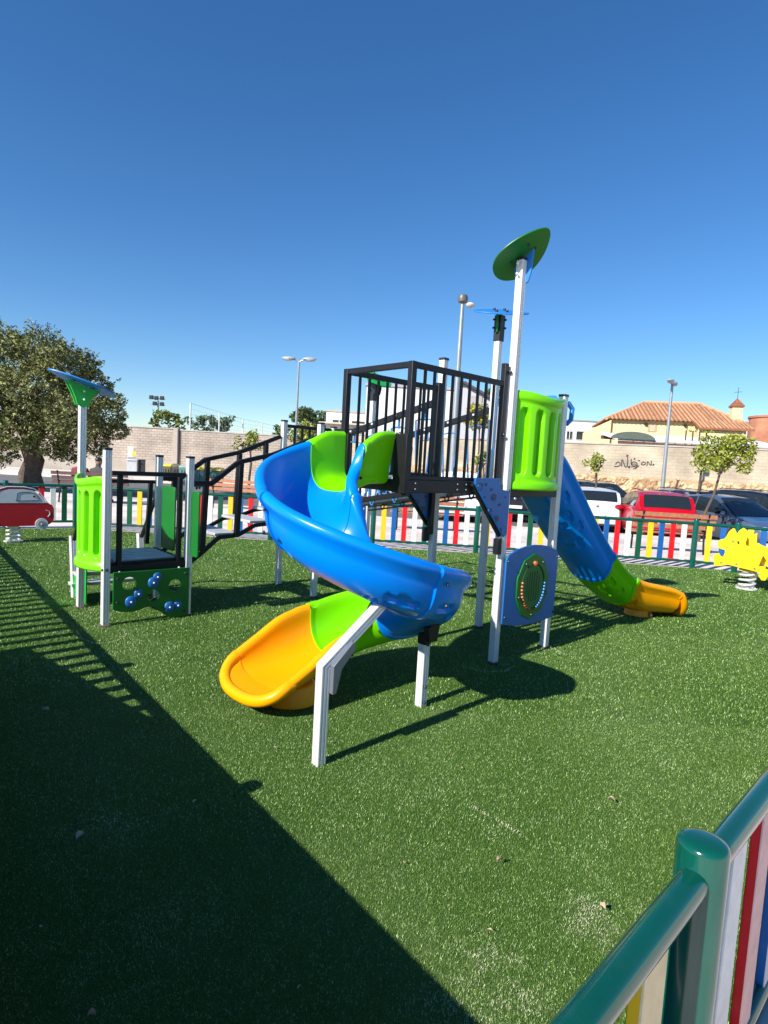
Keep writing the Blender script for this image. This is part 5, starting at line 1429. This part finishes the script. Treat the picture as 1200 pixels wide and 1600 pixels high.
# ------------------------------------------------------------------ cars
rubber = pbr('tyre_rubber', (.015,.015,.016), .8); rimm = pbr('alloy_rim', (.5,.5,.52), .3, .8); carglass = pbr('car_glass', (.015,.02,.022), .05, spec=.8)
redl = pbr('tail_light', (.35,.005,.01), .15, coat=.5); headl = pbr('head_lamp', (.75,.77,.8), .1, coat=.5); blackp = pbr('trim_black', (.015,.015,.017), .5)
plate_m = pbr('number_plate', (.75,.75,.72), .4)
def car(label, loc, rz, paint, kind='hatch', L=4.2, Wd=1.78, H=1.5, group='cars parked beyond the fence'):
    o = tag(empty('parked_car', loc, rz), label, 'car', group); hL = L/2; hw = Wd/2
    if kind == 'hatch':
        belt = [(-hL,.80),(-hL+.10,.95),(-hL+.5,1.0),(0,.95),(.9,.92),(1.2,.90),(hL-.5,.78),(hL-.1,.66),(hL,.5)]
        roof = [(-hL,.80),(-hL+.10,1.0),(-hL+.42,H-.09),(-hL+.9,H-.01),(-.2,H),(.45,H-.06),(1.25,.93),(hL-.5,.80),(hL-.1,.68),(hL,.5)]
        glass_r = (-hL+.12, -hL+.42); glass_f = (.47, 1.23); side_g = (-hL+.45, 1.05)
    elif kind == 'van':
        belt = [(-hL,1.0),(-hL+.1,1.05),(0,1.02),(1.2,.98),(1.5,.95),(hL-.35,.85),(hL-.1,.7),(hL,.5)]
        roof = [(-hL,1.0),(-hL+.1,H-.2),(-hL+.3,H-.02),(0,H),(.75,H-.06),(1.45,1.0),(hL-.35,.88),(hL-.1,.72),(hL,.5)]
        glass_r = (-hL+.02, -hL+.1); glass_f = (.78, 1.42); side_g = (-hL+.4, 1.25)
    else:
        belt = [(-hL,.78),(-hL+.08,.93),(-hL+.7,.97),(0,.94),(.9,.91),(1.2,.89),(hL-.5,.78),(hL-.1,.64),(hL,.48)]
        roof = [(-hL,.78),(-hL+.08,.95),(-hL+.65,.99),(-hL+1.35,H-.07),(-.2,H),(.4,H-.06),(1.2,.92),(hL-.5,.80),(hL-.1,.66),(hL,.48)]
        glass_r = (-hL+.67, -hL+1.33); glass_f = (.42, 1.18); side_g = (-hL+1.05, 1.0)
    def wid(x): 
        q = abs(x)/hL; return hw*(1-.20*max(0,(q-.72)/.28)**2.2)
    def sec(x):
        zb, zr = interp(belt, x), max(interp(roof, x), interp(belt, x)+.006); w_ = wid(x); gh = (zr-zb)
        wr_ = w_*(.97-.22*min(1, gh/.5)); k = min(1, gh/.1)
        z0 = .20+.10*max(0,(abs(x)/hL-.85)/.15)
        pts = [(0,z0),(w_*.80,z0),(w_*.95,z0+.05),(w_*.99,.42),(w_,.60),(w_*.985,zb-.10),(w_*.96,zb-.02),(w_*.94,zb)]
        for t in (.3,.65,.88): pts.append((w_*.94+(wr_-w_*.94)*t, zb+gh*t))
        pts += [(wr_*.93, zr-.035*k+gh*.0), (wr_*.75, zr-.008*k), (wr_*.4, zr+.004*k), (0, zr+.008*k)]
        return pts
    xs = sorted(set([-hL, -hL+.03] + [round(v,3) for v in np.linspace(-hL+.08, hL-.08, 44)] + [b[0] for b in roof] + [hL-.03]))
    mb = MB(); vs = []; fs = []; n = len(sec(0)); ring = 2*n-2
    for x in xs:
        s_ = sec(x); vs += [(x, y, z) for y, z in s_] + [(x, -y, z) for y, z in s_[-2:0:-1]]
    for i in range(len(xs)-1):
        for k in range(ring): fs.append((i*ring+k, i*ring+(k+1)%ring, (i+1)*ring+(k+1)%ring, (i+1)*ring+k))
    fs += [tuple(range(ring-1,-1,-1)), tuple((len(xs)-1)*ring+k for k in range(ring))]
    mb.add(vs, fs); body = mb.build('body', paint, o, smooth=32)
    def gpoint(x, t, sgn):
        zb, zr = interp(belt, x), interp(roof, x); w_ = wid(x); gh = zr-zb; wr_ = w_*(.97-.22*min(1, gh/.5))
        return Vector((x, sgn*(w_*.94+(wr_-w_*.94)*t+.006), zb+gh*t))
    for sgn in (1, -1):
        for (xa, xb) in ((side_g[0], (side_g[0]+side_g[1])/2-.22), ((side_g[0]+side_g[1])/2-.16, side_g[1]-.08)):
            mb = MB(); vs = []; fs = []; m_ = 12
            for i in range(m_+1):
                x = xa+(xb-xa)*i/m_
                gh_ = interp(roof, x)-interp(belt, x); tmax = .86
                for t in (.06, tmax): vs.append(gpoint(x, t, sgn))
            for i in range(m_): fs.append((2*i,2*i+1,2*i+3,2*i+2))
            mb.add(vs, fs); mb.build('side_window', carglass, body, smooth=0)
    for nm, (xa, xb) in (('rear_window', glass_r), ('windscreen', glass_f)):
        mb = MB(); vs = []; fs = []; m_ = 8; nn_ = 10
        for i in range(m_+1):
            x = xa+(xb-xa)*i/m_; zb, zr = interp(belt, x), interp(roof, x); w_ = wid(x); gh = zr-zb; wr_ = w_*(.97-.22*min(1, gh/.5)); k = min(1, gh/.1)
            for j in range(nn_+1):
                t = -1+2*j/nn_; y = wr_*.86*t; at_ = abs(.86*t)
                z = zr+.008*k - (at_**2)*.022*k; sl = -1 if nm == 'rear_window' else 1
                vs.append((x+sl*.008, y, z+.006))
        for i in range(m_):
            for j in range(nn_): a = i*(nn_+1)+j; fs.append((a,a+1,a+nn_+2,a+nn_+1))
        mb.add(vs, fs); mb.build(nm, carglass, body, smooth=60)
    # bumpers, lights, plates
    mb = MB(); mb.box(-hL-.03,-hL+.14,-hw*.70,hw*.70,.28,.50); mb.build('rear_bumper', paint, body, bevel=.04, seg=3)
    mb = MB(); mb.box(hL-.14,hL+.03,-hw*.70,hw*.70,.22,.46); mb.build('front_bumper', blackp if kind != 'sedan' else paint, body, bevel=.04, seg=3)
    mb = MB(); mb.box(hL-.10,hL+.015,-.36,.36,.50,.62); mb.build('grille', blackp, body, bevel=.01)
    mb = MB(); mb.ball((hL+.02,0,.58), .055, 12, (.3,1,1)); mb.ball((-hL-.0,0,.86), .05, 12, (.3,1,1)); mb.build('emblem', rimm, body)
    mb = MB(); mb.box(-hL-.045,-hL-.028,-.26,.26,.52,.63); mb.build('number_plate', plate_m, body)
    mb = MB(); mb.box(hL+.032,hL+.045,-.26,.26,.33,.44); mb.build('number_plate', plate_m, body)
    for sgn in (1, -1):
        mb = MB(); mb.ball((-hL+.10, sgn*hw*.80, .86), .21, 14, (.80,.85,.48)); mb.build('tail_light', redl, body)
        mb = MB(); mb.ball((hL-.20, sgn*hw*.70, .62), .20, 14, (.95,.80,.45)); mb.build('headlight', headl, body)
        mb = MB(); mb.ball((side_g[1]-.05, sgn*(hw+.09), .98), .10, 10, (.5,1,.7)); mb.build('mirror', paint, body)
        for x in (-hL+.78, hL-.82):
            mb = MB(); mb.cyl((x, sgn*(hw-.20), .31), (x, sgn*(hw+.006), .31), .36, 24); mb.build('wheel_arch', blackp, body)
            mb = MB(); mb.lathe([(.20,-.10),(.29,-.095),(.315,-.05),(.315,.05),(.29,.095),(.20,.10)], (0,0,0), 24)
            mb.v = [(x+v[0], sgn*(hw-.07)+v[2]*1.0, .315+v[1]) for v in mb.v]; wh = mb.build('wheel', rubber, o)
            mb = MB(); mb.lathe([(.205,0),(.20,.02),(.06,.035),(.001,.04)], (0,0,0), 20)
            mb.v = [(x+v[0], sgn*(hw+.012+v[2]), .315+v[1]) for v in mb.v]; mb.build('rim', rimm, wh)
    mb = MB()
    for sgn in (1, -1): mb.tube([(-hL+.8, sgn*hw*.66, H+.02),(-.3, sgn*hw*.68, H+.035),(.3, sgn*hw*.66, H+.0)], .018, 6)
    mb.build('roof_rails', blackp, body)
    return o
def paintm(n, c, metal=.3): return pbr(n, c, .28, metal, .03, 2, coat=.8)
cred = pbr('paint_red', (.42,.0,.010), .35, 0, .03, 2, coat=.4, spec=.3); cwhite = paintm('paint_white', (.72,.72,.72), 0); cblack = paintm('paint_black', (.012,.015,.022)); cgrey = paintm('paint_grey', (.13,.16,.22), .5); csil = paintm('paint_silver', (.40,.42,.44), .6)
zc = -.28
# heading: local +x is the car's front
gx = W(1052, 800, 16.9); car('red hatchback seen from behind, parked behind the slatted bench', (gx.x+.35, 19.0, zc), R(77), cred, 'hatch', 4.2, 1.80, 1.47)
gx = W(928, 790, 21); car('white hatchback seen from behind, left of the red car', (gx.x-.1, 21.2, zc), R(78), cwhite, 'hatch', 4.05, 1.75, 1.42)
gx = W(942, 770, 27); car('black hatchback facing the viewer behind the white car', (gx.x, 27.5, zc), R(-72), cblack, 'hatch', 4.2, 1.78, 1.55)
gx = W(1165, 800, 16.5); car('blue-grey saloon facing the viewer, at the right edge', (gx.x+.35, 18.2, zc), R(-74), cgrey, 'sedan', 4.5, 1.80, 1.48)
gx = W(1180, 775, 22.5); car('black car behind the blue-grey saloon', (gx.x+.9, 23.5, zc), R(-60), cblack, 'hatch', 4.4, 1.82, 1.58)
gx = W(1112, 780, 22); car('pale silver car between the red car and the blue-grey saloon', (gx.x-.1, 23.2, zc), R(-80), csil, 'hatch', 4.0, 1.72, 1.48)
gx = W(733, 775, 20); car('white van-like car under the main platform', (gx.x, 22.0, zc), R(80), cwhite, 'van', 4.3, 1.80, 1.72)
gx = W(632, 758, 26); car('white hatchback far behind the rope bridge', (gx.x, 28.0, zc), R(20), cwhite, 'hatch', 4.1, 1.76, 1.48)
gx = W(575, 756, 28); car('silver hatchback far behind the spiral slide', (gx.x-.5, 29.5, zc), R(185), csil, 'hatch', 4.1, 1.76, 1.48)
gx = W(820, 780, 20); car('dark car behind the tall front post', (gx.x+.1, 23.0, zc), R(84), cblack, 'hatch', 4.1, 1.76, 1.48)
